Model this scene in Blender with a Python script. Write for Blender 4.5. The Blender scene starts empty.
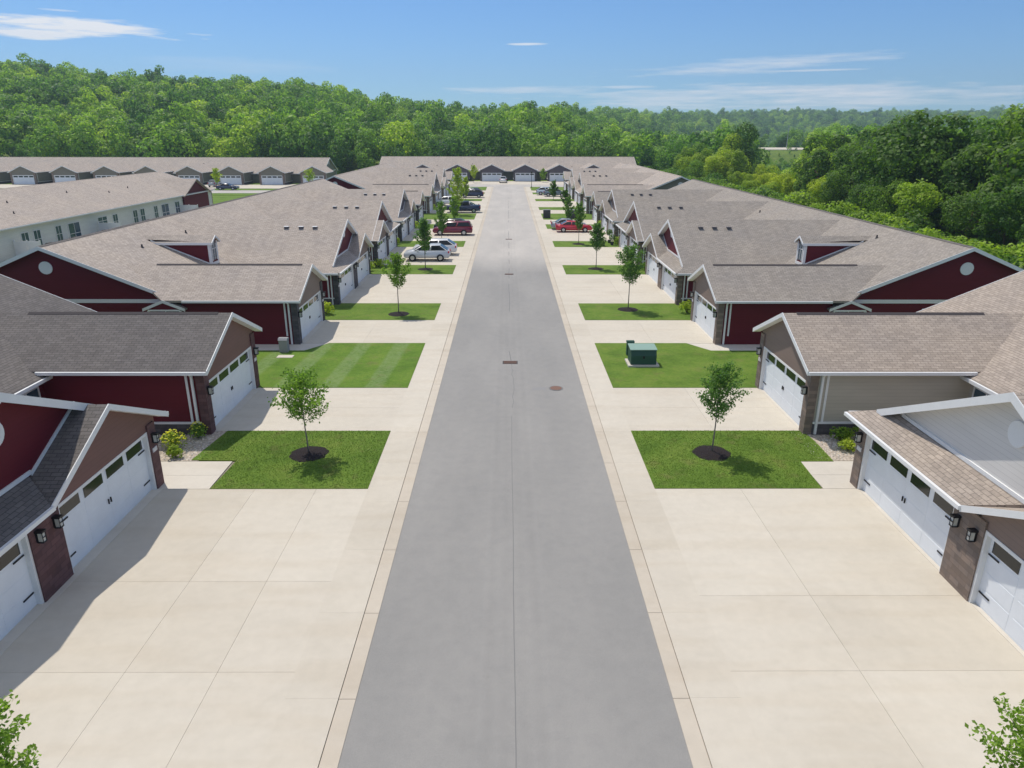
import bpy, bmesh, math, random
import numpy as np
from mathutils import Vector, Matrix, noise

S = bpy.context.scene
COL = S.collection
rad = math.radians

# ------------------------------------------------------------------ camera
FPX = 710.0
CAMH = 12.13
R = np.array([[9.99984131e-01, 0.0, 5.63371341e-03],
              [-5.31392688e-03, -3.32120430e-01, 9.43222022e-01],
              [1.87107132e-03, -9.43236990e-01, -3.32115160e-01]])
cam_d = bpy.data.cameras.new('camera'); cam = bpy.data.objects.new('camera', cam_d); COL.objects.link(cam)
cam_d.sensor_width = 36.0; cam_d.lens = FPX / 1024 * 36; cam_d.clip_start = 0.1; cam_d.clip_end = 12000
M = Matrix(((R[0][0], -R[0][1], -R[0][2], 0), (R[1][0], -R[1][1], -R[1][2], 0), (R[2][0], -R[2][1], -R[2][2], CAMH), (0, 0, 0, 1)))
cam.matrix_world = M
S.camera = cam

def pix(x, y, z):
    v = R.T @ (np.array((x, y, z)) - np.array((0, 0, CAMH)))
    if v[2] <= 0.1: return (-9999, -9999)
    return 512 + FPX * v[0] / v[2], 384 + FPX * v[1] / v[2]
def on_y(px, py, Y):
    r = R @ np.array([(px - 512) / FPX, (py - 384) / FPX, 1.0]); t = Y / r[1]
    return r[0] * t, Y, CAMH + r[2] * t

# ------------------------------------------------------------------ light
SUN_EL = 62.0
sdx, sdy = -0.30, 0.42                      # towards the sun, horizontally
sd = Vector((sdx, sdy, math.hypot(sdx, sdy) * math.tan(rad(SUN_EL)))).normalized()
S.render.engine = 'CYCLES'
S.view_settings.view_transform = 'Standard'; S.view_settings.look = 'None'
S.view_settings.gamma = 1.0; S.view_settings.use_curve_mapping = False
S.view_settings.exposure = 0.0
world = bpy.data.worlds.new('World'); S.world = world; world.use_nodes = True
wn = world.node_tree; wn.nodes.clear()
def N(nt, t, **k):
    n = nt.nodes.new(t)
    for a, b in k.items(): setattr(n, a, b)
    return n
def L(nt, a, b): nt.links.new(a, b)
def build_world():
    out = N(wn, 'ShaderNodeOutputWorld'); bg = N(wn, 'ShaderNodeBackground')
    bg.inputs['Strength'].default_value = 0.135
    sky = N(wn, 'ShaderNodeTexSky', sky_type='NISHITA')
    sky.sun_disc = False; sky.sun_elevation = rad(SUN_EL)
    sky.sun_rotation = math.atan2(sdx, sdy)
    sky.altitude = 250; sky.air_density = 1.0; sky.dust_density = 0.15; sky.ozone_density = 3.5
    tc = N(wn, 'ShaderNodeTexCoord'); sep = N(wn, 'ShaderNodeSeparateXYZ'); L(wn, tc.outputs['Generated'], sep.inputs[0])
    def mth(op, a, b=None, clamp=False):
        m = N(wn, 'ShaderNodeMath', operation=op); m.use_clamp = clamp
        for i, s in enumerate((a, b)):
            if s is None: continue
            if isinstance(s, (int, float)): m.inputs[i].default_value = s
            else: L(wn, s, m.inputs[i])
        return m.outputs[0]
    hor = mth('SQRT', mth('ADD', mth('MULTIPLY', sep.outputs[0], sep.outputs[0]), mth('MULTIPLY', sep.outputs[1], sep.outputs[1])))
    el = mth('DIVIDE', sep.outputs[2], hor)                       # tan elevation
    az = mth('ARCTAN2', sep.outputs[0], sep.outputs[1])           # azimuth from +Y
    cmb = N(wn, 'ShaderNodeCombineXYZ'); L(wn, mth('MULTIPLY', az, 5.0), cmb.inputs[0]); L(wn, mth('MULTIPLY', el, 55.0), cmb.inputs[1])
    n1 = N(wn, 'ShaderNodeTexNoise'); n1.inputs['Scale'].default_value = 1.6; n1.inputs['Detail'].default_value = 8; n1.inputs['Roughness'].default_value = 0.62
    L(wn, cmb.outputs[0], n1.inputs['Vector'])
    nz = mth('SUBTRACT', n1.outputs[0], 0.5)
    cmb2 = N(wn, 'ShaderNodeCombineXYZ'); L(wn, mth('MULTIPLY', az, 16.0), cmb2.inputs[0]); L(wn, mth('MULTIPLY', el, 190.0), cmb2.inputs[1])
    n2 = N(wn, 'ShaderNodeTexNoise'); n2.inputs['Scale'].default_value = 1.3; n2.inputs['Detail'].default_value = 6
    L(wn, cmb2.outputs[0], n2.inputs['Vector'])
    nz2 = mth('SUBTRACT', n2.outputs[0], 0.5)
    def blob(a0, e0, wa, we, dens, tilt=0.0, nk=2.6, soft=0.9):
        e0 = e0 * math.cos(a0)
        da = mth('SUBTRACT', az, a0)
        de = mth('SUBTRACT', mth('SUBTRACT', el, e0), mth('MULTIPLY', da, tilt))
        r2 = mth('ADD', mth('POWER', mth('ABSOLUTE', mth('DIVIDE', da, wa)), 2.0), mth('POWER', mth('ABSOLUTE', mth('DIVIDE', de, we)), 2.0))
        v = mth('ADD', mth('SUBTRACT', 1.0, r2), mth('ADD', mth('MULTIPLY', nz, nk), mth('MULTIPLY', nz2, nk * .6)))
        return mth('MULTIPLY', mth('DIVIDE', v, soft, clamp=True), dens)
    t = lambda p: math.atan(p)
    blobs = [blob(t(-.565), .1285, .135, .0105, 1.0, -.03, 3.0, .7), blob(t(-.605), .1205, .06, .0065, .95, 0, 3.0, .8),
             blob(t(-.569), .146, .022, .0013, .45), blob(t(.026), .1085, .026, .0018, .8),
             blob(t(.30), .083, .17, .010, .62, .045, 4.0, 1.6), blob(t(.395), .0785, .07, .0014, .55, 0, 1.8),
             blob(t(.36), .046, .30, .017, .8, 0, 3.6, 1.5), blob(t(.03), .054, .12, .006, .6, 0, 3.6, 1.6),
             blob(t(.16), .058, .04, .0025, .5), blob(t(-.35), .083, .13, .010, .22, 0, 3.0, 1.8), blob(t(.66), .06, .05, .002, .4)]
    m = blobs[0]
    for b in blobs[1:]: m = mth('MAXIMUM', m, b)
    # unseen clouds added overhead to raise the neutral ambient fill
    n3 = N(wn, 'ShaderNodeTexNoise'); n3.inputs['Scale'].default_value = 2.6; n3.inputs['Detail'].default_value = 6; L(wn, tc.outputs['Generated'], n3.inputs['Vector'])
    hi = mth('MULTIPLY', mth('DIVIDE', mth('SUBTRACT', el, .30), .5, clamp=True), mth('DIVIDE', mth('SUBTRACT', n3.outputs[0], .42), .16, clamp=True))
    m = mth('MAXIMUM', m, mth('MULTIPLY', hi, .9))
    mix = N(wn, 'ShaderNodeMix', data_type='RGBA'); L(wn, m, mix.inputs[0])
    tint = N(wn, 'ShaderNodeMix', data_type='RGBA', blend_type='MULTIPLY'); tint.inputs[0].default_value = 1; L(wn, sky.outputs[0], tint.inputs[6]); tint.inputs[7].default_value = (.41, .625, .85, 1)
    L(wn, tint.outputs[2], mix.inputs[6])
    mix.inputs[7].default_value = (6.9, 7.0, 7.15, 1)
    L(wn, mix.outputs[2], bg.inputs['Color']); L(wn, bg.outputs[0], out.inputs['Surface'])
build_world()
sun_d = bpy.data.lights.new('sun', 'SUN'); sun_d.energy = 3.6; sun_d.angle = rad(0.53); sun_d.color = (1.0, 0.94, 0.845)
sun = bpy.data.objects.new('sun', sun_d); COL.objects.link(sun)
sun.rotation_euler = (-sd).to_track_quat('-Z', 'Y').to_euler()
sun.location = (0, 0, 60)
S.cycles.volume_bounces = 0
S.cycles.max_bounces = 6; S.cycles.transparent_max_bounces = 8

# ------------------------------------------------------------------ materials
MATS = {}
def mat(name, col, rough=0.8, spec=0.3, metal=0.0):
    m = bpy.data.materials.new(name); m.use_nodes = True
    b = m.node_tree.nodes['Principled BSDF']
    b.inputs['Base Color'].default_value = (*col, 1); b.inputs['Roughness'].default_value = rough
    b.inputs['Specular IOR Level'].default_value = spec; b.inputs['Metallic'].default_value = metal
    MATS[name] = m
    return m, m.node_tree, b
def ramp(nt, src, stops):
    r = N(nt, 'ShaderNodeValToRGB'); e = r.color_ramp.elements
    while len(e) < len(stops): e.new(0.5)
    for i, (p, c) in enumerate(stops):
        e[i].position = p; e[i].color = (*c, 1) if len(c) == 3 else c
    L(nt, src, r.inputs[0]); return r.outputs[0]
def tex(nt, kind='noise', scale=1.0, detail=4, rough=.55, coord='Object', vec=None, stretch=None):
    if vec is None:
        tc = N(nt, 'ShaderNodeTexCoord'); vec = tc.outputs[coord]
    if stretch:
        mp = N(nt, 'ShaderNodeMapping'); mp.inputs['Scale'].default_value = stretch; L(nt, vec, mp.inputs[0]); vec = mp.outputs[0]
    n = N(nt, 'ShaderNodeTexNoise'); n.inputs['Scale'].default_value = scale; n.inputs['Detail'].default_value = detail
    n.inputs['Roughness'].default_value = rough; L(nt, vec, n.inputs['Vector']); return n.outputs[0]
def mixc(nt, fac, a, b, mode='MIX'):
    m = N(nt, 'ShaderNodeMix', data_type='RGBA', blend_type=mode)
    for s, i in ((fac, 0), (a, 6), (b, 7)):
        if isinstance(s, (int, float)): m.inputs[i].default_value = s
        elif isinstance(s, tuple): m.inputs[i].default_value = (*s, 1)
        else: L(nt, s, m.inputs[i])
    return m.outputs[2]
def bump(nt, b, h, strength=.3, dist=.02):
    n = N(nt, 'ShaderNodeBump'); n.inputs['Strength'].default_value = strength; n.inputs['Distance'].default_value = dist
    L(nt, h, n.inputs['Height']); L(nt, n.outputs[0], b.inputs['Normal'])
def geo_pos(nt): return N(nt, 'ShaderNodeNewGeometry').outputs['Position']

def concrete_mat(name, base, tint=(.93, .90, .86)):
    m, nt, b = mat(name, base, .9, .2)
    p = geo_pos(nt)
    a = tex(nt, scale=.35, detail=5, vec=p); c = tex(nt, scale=3.0, detail=6, rough=.7, vec=p); d = tex(nt, scale=40, detail=3, vec=p)
    s1 = ramp(nt, a, [(.30, tuple(x * .95 for x in base)), (.68, tuple(x * 1.03 for x in base))])
    s2 = ramp(nt, c, [(.30, (.95, .95, .945)), (.62, (1.015, 1.015, 1.015))])
    col = mixc(nt, 1.0, s1, s2, 'MULTIPLY')
    # faint tyre / runoff stains across the slab
    st = tex(nt, scale=.8, detail=3, vec=p, stretch=(.25, 1.6, 1))
    col = mixc(nt, .45, col, ramp(nt, st, [(.36, tint), (.52, (1, 1, 1))]), 'MULTIPLY')
    isl = N(nt, 'ShaderNodeNewGeometry').outputs['Random Per Island']
    col = mixc(nt, 1.0, col, ramp(nt, isl, [(0, (.955, .95, .94)), (.5, (1, 1, 1)), (1, (1.03, 1.035, 1.04))]), 'MULTIPLY')
    sp = tex(nt, scale=1.7, detail=7, rough=.8, vec=p)
    col = mixc(nt, 1.0, col, ramp(nt, sp, [(.22, (.80, .77, .74)), (.30, (1, 1, 1))]), 'MULTIPLY')
    L(nt, col, b.inputs['Base Color']); bump(nt, b, d, .15, .004)
    return m
concrete_mat('concrete', (.585, .53, .44))
concrete_mat('concrete_curb', (.55, .485, .395))
concrete_mat('concrete_pad', (.61, .56, .48))
mat('joint', (.30, .25, .20), .95)

def asphalt_mat():
    m, nt, b = mat('asphalt', (.27, .265, .265), .85, .3)
    p = geo_pos(nt)
    a = tex(nt, scale=.22, detail=5, vec=p, stretch=(1.6, .45, 1)); c = tex(nt, scale=2.2, detail=5, rough=.65, vec=p); d = tex(nt, scale=60, detail=2, vec=p)
    col = ramp(nt, a, [(.28, (.262, .254, .238)), (.5, (.290, .279, .260)), (.72, (.322, .309, .286))])
    col = mixc(nt, 1.0, col, ramp(nt, c, [(.28, (.94, .94, .945)), (.6, (1.02, 1.015, 1.01))]), 'MULTIPLY')
    col = mixc(nt, 1.0, col, ramp(nt, d, [(.25, (.86, .86, .86)), (.7, (1.08, 1.08, 1.08))]), 'MULTIPLY')
    sx = N(nt, 'ShaderNodeSeparateXYZ'); L(nt, p, sx.inputs[0])
    ab = N(nt, 'ShaderNodeMath', operation='SUBTRACT'); L(nt, sx.outputs[0], ab.inputs[0]); ab.inputs[1].default_value = .15
    ab2 = N(nt, 'ShaderNodeMath', operation='ABSOLUTE'); L(nt, ab.outputs[0], ab2.inputs[0])
    col = mixc(nt, 1.0, col, ramp(nt, ab2.outputs[0], [(.0, (1, 1, 1)), (.22, (.965, .965, .965)), (.40, (1.0, 1.0, 1.0)), (.62, (.965, .965, .965)), (.80, (1.02, 1.02, 1.02)), (.86, (1.0, 1.0, 1.0))]), 'MULTIPLY')
    oil = tex(nt, scale=1.3, detail=6, rough=.75, vec=p)
    col = mixc(nt, 1.0, col, ramp(nt, oil, [(.24, (.80, .80, .80)), (.33, (1, 1, 1))]), 'MULTIPLY')
    # paler far road: grazing-angle brightening painted into the colour, with an uneven start
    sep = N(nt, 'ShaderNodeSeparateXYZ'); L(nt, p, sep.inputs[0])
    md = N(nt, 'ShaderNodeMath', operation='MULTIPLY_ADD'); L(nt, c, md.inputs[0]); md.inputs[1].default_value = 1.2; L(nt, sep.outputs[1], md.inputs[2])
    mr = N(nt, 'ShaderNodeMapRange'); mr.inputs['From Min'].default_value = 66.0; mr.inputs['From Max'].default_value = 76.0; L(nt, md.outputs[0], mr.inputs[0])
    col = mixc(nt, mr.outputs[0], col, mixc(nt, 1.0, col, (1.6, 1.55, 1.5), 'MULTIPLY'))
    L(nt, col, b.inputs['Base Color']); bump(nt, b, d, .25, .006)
asphalt_mat()
mat('asphalt_seam', (.20, .195, .19), .9)
mat('asphalt_patch', (.27, .262, .255), .9)

def grass_mat(name, c0, c1, c2, stripes=False):
    m, nt, b = mat(name, c1, .9, .15)
    p = geo_pos(nt)
    a = tex(nt, scale=.5, detail=6, rough=.65, vec=p); c = tex(nt, scale=7, detail=5, rough=.75, vec=p); d = tex(nt, scale=30, detail=3, vec=p)
    col = ramp(nt, a, [(.3, c0), (.5, c1), (.7, c2)])
    col = mixc(nt, 1.0, col, ramp(nt, c, [(.25, (.70, .74, .65)), (.5, (1, 1, 1)), (.75, (1.25, 1.18, 1.2))]), 'MULTIPLY')
    dry = tex(nt, scale=1.1, detail=5, rough=.7, vec=p)
    col = mixc(nt, ramp(nt, dry, [(.54, (0, 0, 0)), (.74, (.6, .6, .6))]), col, (.19, .17, .065))
    if stripes:
        w = N(nt, 'ShaderNodeTexWave'); w.wave_type = 'BANDS'; w.inputs['Scale'].default_value = .137; w.inputs['Distortion'].default_value = .5; w.inputs['Detail'].default_value = 2
        mp = N(nt, 'ShaderNodeMapping'); mp.inputs['Rotation'].default_value = (0, 0, rad(3)); mp.inputs['Location'].default_value = (.55, 0, 0); L(nt, p, mp.inputs[0]); L(nt, mp.outputs[0], w.inputs[0])
        col = mixc(nt, mixc(nt, 1.0, ramp(nt, w.outputs[1], [(.55, (0, 0, 0)), (.8, (.62, .62, .62))]), ramp(nt, c, [(.35, (.1, .1, .1)), (.65, (1, 1, 1))]), 'MULTIPLY'), col, (.24, .31, .15))
    L(nt, col, b.inputs['Base Color']); bump(nt, b, d, .9, .05)
grass_mat('grass', (.085, .155, .02), (.13, .215, .03), (.175, .245, .042))
grass_mat('grass_striped', (.085, .165, .02), (.125, .22, .028), (.165, .25, .038), True)
grass_mat('wild_ground', (.09, .15, .03), (.13, .2, .035), (.19, .25, .05))
grass_mat('blade', (.13, .22, .03), (.17, .275, .038), (.22, .32, .05))

def shingle_mat(name, base, vary=.12):
    m, nt, b = mat(name, base, .92, .15)
    uv = N(nt, 'ShaderNodeUVMap').outputs[0]
    br = N(nt, 'ShaderNodeTexBrick'); br.offset = .5; L(nt, uv, br.inputs[0])
    br.inputs['Scale'].default_value = 1.0; br.inputs['Brick Width'].default_value = .32; br.inputs['Row Height'].default_value = .14
    br.inputs['Mortar Size'].default_value = .012; br.inputs['Mortar Smooth'].default_value = .4; br.inputs['Bias'].default_value = 0
    lo = tuple(x * (1 - vary) for x in base); hi = tuple(x * (1 + vary) for x in base)
    br.inputs['Color1'].default_value = (*lo, 1); br.inputs['Color2'].default_value = (*hi, 1); br.inputs['Mortar'].default_value = (*[x * .55 for x in base], 1)
    a = tex(nt, scale=.35, detail=4, vec=uv); c = tex(nt, scale=9, detail=4, rough=.8, vec=uv)
    col = mixc(nt, 1.0, br.outputs[0], ramp(nt, a, [(.3, (.93, .93, .95)), (.7, (1.06, 1.04, 1.02))]), 'MULTIPLY')
    col = mixc(nt, 1.0, col, ramp(nt, c, [(.3, (.84, .82, .82)), (.7, (1.18, 1.15, 1.1))]), 'MULTIPLY')
    stk = tex(nt, scale=.9, detail=5, rough=.7, vec=uv, stretch=(2.2, .22, 1))
    col = mixc(nt, 1.0, col, ramp(nt, stk, [(.3, (.90, .895, .90)), (.55, (1, 1, 1)), (.75, (1.05, 1.04, 1.03))]), 'MULTIPLY')
    L(nt, col, b.inputs['Base Color']); bump(nt, b, br.outputs[1], -.5, .012)
shingle_mat('shingle_tan', (.435, .387, .338))
shingle_mat('shingle_warm', (.385, .335, .285))
shingle_mat('shingle_grey', (.33, .303, .268))
shingle_mat('shingle_dark', (.165, .155, .148))

def siding_mat(name, base, lap=.16, rough=.6):
    m, nt, b = mat(name, base, rough, .3)
    uv = N(nt, 'ShaderNodeUVMap').outputs[0]
    sep = N(nt, 'ShaderNodeSeparateXYZ'); L(nt, uv, sep.inputs[0])
    dv = N(nt, 'ShaderNodeMath', operation='DIVIDE'); L(nt, sep.outputs[1], dv.inputs[0]); dv.inputs[1].default_value = lap
    fr = N(nt, 'ShaderNodeMath', operation='FRACT'); L(nt, dv.outputs[0], fr.inputs[0])
    a = tex(nt, scale=1.2, detail=4, vec=uv, stretch=(.4, 2, 1))
    groove = ramp(nt, fr.outputs[0], [(0.0, (.72, .72, .72)), (.10, (1, 1, 1)), (1.0, (1, 1, 1))])
    col = mixc(nt, 1.0, ramp(nt, a, [(.3, tuple(x * .93 for x in base)), (.7, tuple(x * 1.05 for x in base))]), groove, 'MULTIPLY')
    L(nt, col, b.inputs['Base Color']); bump(nt, b, fr.outputs[0], -.7, .02)
siding_mat('siding_red', (.12, .008, .017))
siding_mat('siding_cream', (.47, .43, .36))
siding_mat('siding_grey', (.68, .655, .62))
siding_mat('siding_taupe', (.225, .165, .14))
siding_mat('siding_taupe_shaded', (.20, .105, .09))  # taupe gable siding again, with the left side's shade mixed into its colour
siding_mat('siding_olive', (.22, .205, .165))
siding_mat('siding_pale', (.70, .71, .64))
siding_mat('siding_slate', (.12, .105, .12))

def stone_mat(name, base):
    m, nt, b = mat(name, base, .85, .2)
    uv = N(nt, 'ShaderNodeUVMap').outputs[0]
    v = N(nt, 'ShaderNodeTexBrick'); v.offset = .37; L(nt, uv, v.inputs[0]); v.inputs['Scale'].default_value = 1
    v.inputs['Brick Width'].default_value = .42; v.inputs['Row Height'].default_value = .17; v.inputs['Mortar Size'].default_value = .008
    v.inputs['Color1'].default_value = (*[x * .82 for x in base], 1); v.inputs['Color2'].default_value = (*[x * 1.2 for x in base], 1); v.inputs['Mortar'].default_value = (*[x * .75 for x in base], 1)
    a = tex(nt, scale=3, detail=5, vec=uv)
    col = mixc(nt, 1.0, v.outputs[0], ramp(nt, a, [(.3, (.85, .87, .9)), (.7, (1.12, 1.05, 1))]), 'MULTIPLY')
    L(nt, col, b.inputs['Base Color']); bump(nt, b, v.outputs[1], -.5, .015)
stone_mat('stone_taupe', (.23, .185, .155))
stone_mat('stone_taupe_shaded', (.135, .075, .075))  # left piers' copy of the taupe stone, shade darkened into the base colour
stone_mat('stone_dark', (.10, .095, .10))

def paint(name, col, rough=.5):
    m, nt, b = mat(name, col, rough, .4)
    a = tex(nt, scale=1.5, detail=5, rough=.7)
    L(nt, ramp(nt, a, [(.3, tuple(x * .94 for x in col)), (.7, tuple(min(1, x * 1.02) for x in col))]), b.inputs['Base Color'])
paint('white', (.78, .78, .77)); paint('door_white', (.80, .83, .86), .45); paint('trim_grey', (.62, .62, .62))
mat('ridge_dark', (.07, .06, .06), .9); mat('flashing', (.14, .13, .13), .7)
mat('glass_dark', (.012, .016, .018), .12, .5); mat('glass_blue', (.05, .09, .12), .1, .6)
mat('black_metal', (.015, .015, .018), .5); mat('lamp_glass', (.55, .55, .5), .2)
mat('utility_green', (.03, .085, .06), .6); mat('utility_top', (.24, .36, .30), .6); mat('utility_grey', (.30, .30, .31), .6)
mat('rust', (.20, .115, .085), .85); mat('iron', (.07, .065, .065), .8)
mat('tyre', (.02, .02, .02), .85); mat('rim', (.5, .5, .52), .3, .5, .8)
mat('red_lens', (.5, .02, .02), .25); mat('clear_lens', (.75, .77, .8), .15)
mat('plaque', (.72, .68, .68), .5)
for nm, c in (('car_silver', (.58, .62, .66)), ('car_white', (.78, .79, .8)), ('car_maroon', (.19, .012, .035)), ('car_navy', (.018, .03, .075)),
              ('car_black', (.02, .022, .03)), ('car_red', (.50, .012, .03)), ('car_grey', (.28, .31, .35)), ('car_lightblue', (.42, .52, .62)), ('car_teal', (.12, .18, .21))):
    m, nt, b = mat(nm, c, .3, .5); b.inputs['Coat Weight'].default_value = .6
m, nt, b = mat('mulch', (.025, .018, .018), .95); bump(nt, b, tex(nt, scale=25, detail=4, vec=geo_pos(nt)), 1.0, .06)
m, nt, b = mat('gravel', (.42, .39, .35), .9)
vo = N(nt, 'ShaderNodeTexVoronoi'); vo.inputs['Scale'].default_value = 9; L(nt, geo_pos(nt), vo.inputs['Vector'])
L(nt, mixc(nt, 1.0, ramp(nt, vo.outputs[0], [(0, (1.1, 1.08, 1.05)), (.7, (.6, .56, .52))]), (.62, .55, .47), 'MULTIPLY'), b.inputs['Base Color']); bump(nt, b, vo.outputs[0], -1, .05)
m, nt, b = mat('pebble', (.5, .47, .42), .85)
oi = N(nt, 'ShaderNodeNewGeometry'); L(nt, ramp(nt, oi.outputs['Random Per Island'], [(0, (.4, .35, .29)), (.5, (.6, .54, .46)), (1, (.75, .7, .62))]), b.inputs['Base Color'])
m, nt, b = mat('bark', (.12, .085, .06), .95); bump(nt, b, tex(nt, scale=12, detail=5), 1.0, .03)
mat('bark_grey', (.22, .19, .17), .95)

def leaf_mat(name, stops, trans=.45, per_leaf=.35):
    m = bpy.data.materials.new(name); m.use_nodes = True; nt = m.node_tree; nt.nodes.clear(); MATS[name] = m
    out = N(nt, 'ShaderNodeOutputMaterial'); ms = N(nt, 'ShaderNodeMixShader'); ms.inputs[0].default_value = trans
    d = N(nt, 'ShaderNodeBsdfPrincipled'); d.inputs['Roughness'].default_value = .55; d.inputs['Specular IOR Level'].default_value = .25
    t = N(nt, 'ShaderNodeBsdfTranslucent')
    oi = N(nt, 'ShaderNodeObjectInfo'); g = N(nt, 'ShaderNodeNewGeometry')
    c = ramp(nt, oi.outputs['Random'], stops)
    isl = ramp(nt, g.outputs['Random Per Island'], [(0, (1 - per_leaf,) * 3), (1, (1 + per_leaf * .9, 1 + per_leaf * .8, 1 + per_leaf * .6))])
    c = mixc(nt, 1.0, c, isl, 'MULTIPLY')
    cl = tex(nt, scale=.45, detail=2, vec=g.outputs['Position'])
    c = mixc(nt, 1.0, c, ramp(nt, cl, [(.33, (.80, .86, .85)), (.66, (1.22, 1.15, 1.0))]), 'MULTIPLY')
    sp = tex(nt, scale=.035, detail=3, vec=g.outputs['Position'])
    if name in ('leaf_far', 'leaf_mid', 'leaf_bright', 'leaf_dark'): c = mixc(nt, 1.0, c, ramp(nt, sp, [(.36, (.66, .78, .80)), (.5, (1, 1, 1)), (.64, (1.2, 1.12, .95))]), 'MULTIPLY')
    L(nt, c, d.inputs['Base Color'])
    c2 = mixc(nt, 1.0, c, (1.5, 1.6, .7), 'MULTIPLY'); L(nt, c2, t.inputs[0])
    L(nt, d.outputs[0], ms.inputs[1]); L(nt, t.outputs[0], ms.inputs[2]); L(nt, ms.outputs[0], out.inputs[0])
leaf_mat('leaf_dark', [(0, (.075, .155, .034)), (.5, (.095, .185, .036)), (1, (.115, .21, .04))])
leaf_mat('leaf_mid', [(0, (.17, .29, .045)), (.5, (.22, .345, .05)), (1, (.26, .39, .055))])
leaf_mat('leaf_bright', [(0, (.26, .37, .04)), (.5, (.33, .43, .042)), (1, (.40, .48, .05))])
leaf_mat('leaf_far', [(0, (.09, .20, .055)), (.3, (.16, .29, .06)), (.6, (.21, .36, .07)), (.85, (.27, .43, .07)), (1, (.37, .50, .07))])
leaf_mat('leaf_young', [(0, (.19, .32, .06)), (1, (.22, .35, .065))])
leaf_mat('leaf_dusk', [(0, (.125, .24, .065)), (1, (.145, .265, .07))])
leaf_mat('leaf_shrub', [(0, (.32, .42, .055)), (1, (.38, .47, .055))])
leaf_mat('leaf_flower', [(0, (.85, .8, .08)), (1, (.9, .85, .1))], per_leaf=.1)

# ------------------------------------------------------------------ mesh helper
class MB:
    def __init__(s): s.v = []; s.f = []
    def add(s, vs, fs):
        o = len(s.v); s.v += [tuple(map(float, q)) for q in vs]; s.f += [tuple(i + o for i in f) for f in fs]
    def poly(s, pts): s.add(pts, [tuple(range(len(pts)))])
    def box(s, a0, a1, b0, b1, c0, c1):
        s.add([(a0, b0, c0), (a1, b0, c0), (a1, b1, c0), (a0, b1, c0), (a0, b0, c1), (a1, b0, c1), (a1, b1, c1), (a0, b1, c1)],
              [(0, 3, 2, 1), (4, 5, 6, 7), (0, 1, 5, 4), (1, 2, 6, 5), (2, 3, 7, 6), (3, 0, 4, 7)])
    def ext(s, pts, off):
        n = len(pts); q = [tuple(p[i] + off[i] for i in range(3)) for p in pts]
        s.add(list(pts) + q, [tuple(range(n))[::-1], tuple(range(n, 2 * n))] + [(i, (i + 1) % n, n + (i + 1) % n, n + i) for i in range(n)])
    def pu(s, vz, u0, u1): s.ext([(u0, v, z) for v, z in vz], (u1 - u0, 0, 0))
    def pv(s, uz, v0, v1): s.ext([(u, v0, z) for u, z in uz], (0, v1 - v0, 0))
    def slab(s, pts, th): s.ext([(p[0], p[1], p[2] - th) for p in pts], (0, 0, th))
    def tube(s, pts, rs, n=6):
        o = len(s.v); prev = None
        for i, p in enumerate(pts):
            p = Vector(p); d = (Vector(pts[min(i + 1, len(pts) - 1)]) - Vector(pts[max(i - 1, 0)])).normalized()
            a = d.orthogonal().normalized() if prev is None else (prev - d * prev.dot(d)).normalized(); prev = a
            b = d.cross(a)
            for k in range(n):
                t = 2 * math.pi * k / n; s.v.append(tuple(p + (a * math.cos(t) + b * math.sin(t)) * rs[i]))
        for i in range(len(pts) - 1):
            for k in range(n):
                s.f.append((o + i * n + k, o + i * n + (k + 1) % n, o + (i + 1) * n + (k + 1) % n, o + (i + 1) * n + k))
        s.f.append(tuple(o + k for k in range(n))[::-1]); s.f.append(tuple(o + (len(pts) - 1) * n + k for k in range(n)))
    def build(s, name, material, parent=None, fn=None, base=(0, 0, 0), recalc=True, smooth=False, uv=True):
        vs = [fn(*p) for p in s.v] if fn else s.v
        vs = [(p[0] - base[0], p[1] - base[1], p[2] - base[2]) for p in vs]
        me = bpy.data.meshes.new(name); me.from_pydata(vs, [], s.f)
        if recalc:
            bm = bmesh.new(); bm.from_mesh(me); bmesh.ops.recalc_face_normals(bm, faces=bm.faces); bm.to_mesh(me); bm.free()
        me.update()
        if uv:
            ul = me.uv_layers.new(name='UVMap').data
            for p in me.polygons:
                n = p.normal
                if abs(n.z) > .995: t = Vector((1, 0, 0)); b = Vector((0, 1, 0))
                else:
                    t = Vector((0, 0, 1)).cross(n).normalized(); b = n.cross(t)
                for li in p.loop_indices:
                    co = me.vertices[me.loops[li].vertex_index].co
                    ul[li].uv = (co.dot(t) + base[0] * t.x + base[1] * t.y, co.dot(b))
        if smooth: me.polygons.foreach_set('use_smooth', [True] * len(me.polygons))
        me.materials.append(MATS[material] if isinstance(material, str) else material)
        o = bpy.data.objects.new(name, me); COL.objects.link(o)
        if parent is not None: o.parent = parent
        else: o.location = base
        return o
def tag(o, label=None, cat=None, group=None, kind=None):
    if label: o['label'] = label
    if cat: o['category'] = cat
    if group: o['group'] = group
    if kind: o['kind'] = kind
    return o
def empty(name, loc, rz=0.0):
    o = bpy.data.objects.new(name, None); COL.objects.link(o); o.location = loc; o.rotation_euler = (0, 0, rz); o.empty_display_size = .5
    return o
def struct(mb, name, m, label=None):
    o = mb.build(name, m); o['kind'] = 'structure'
    if label: o['label'] = label
    return o

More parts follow.
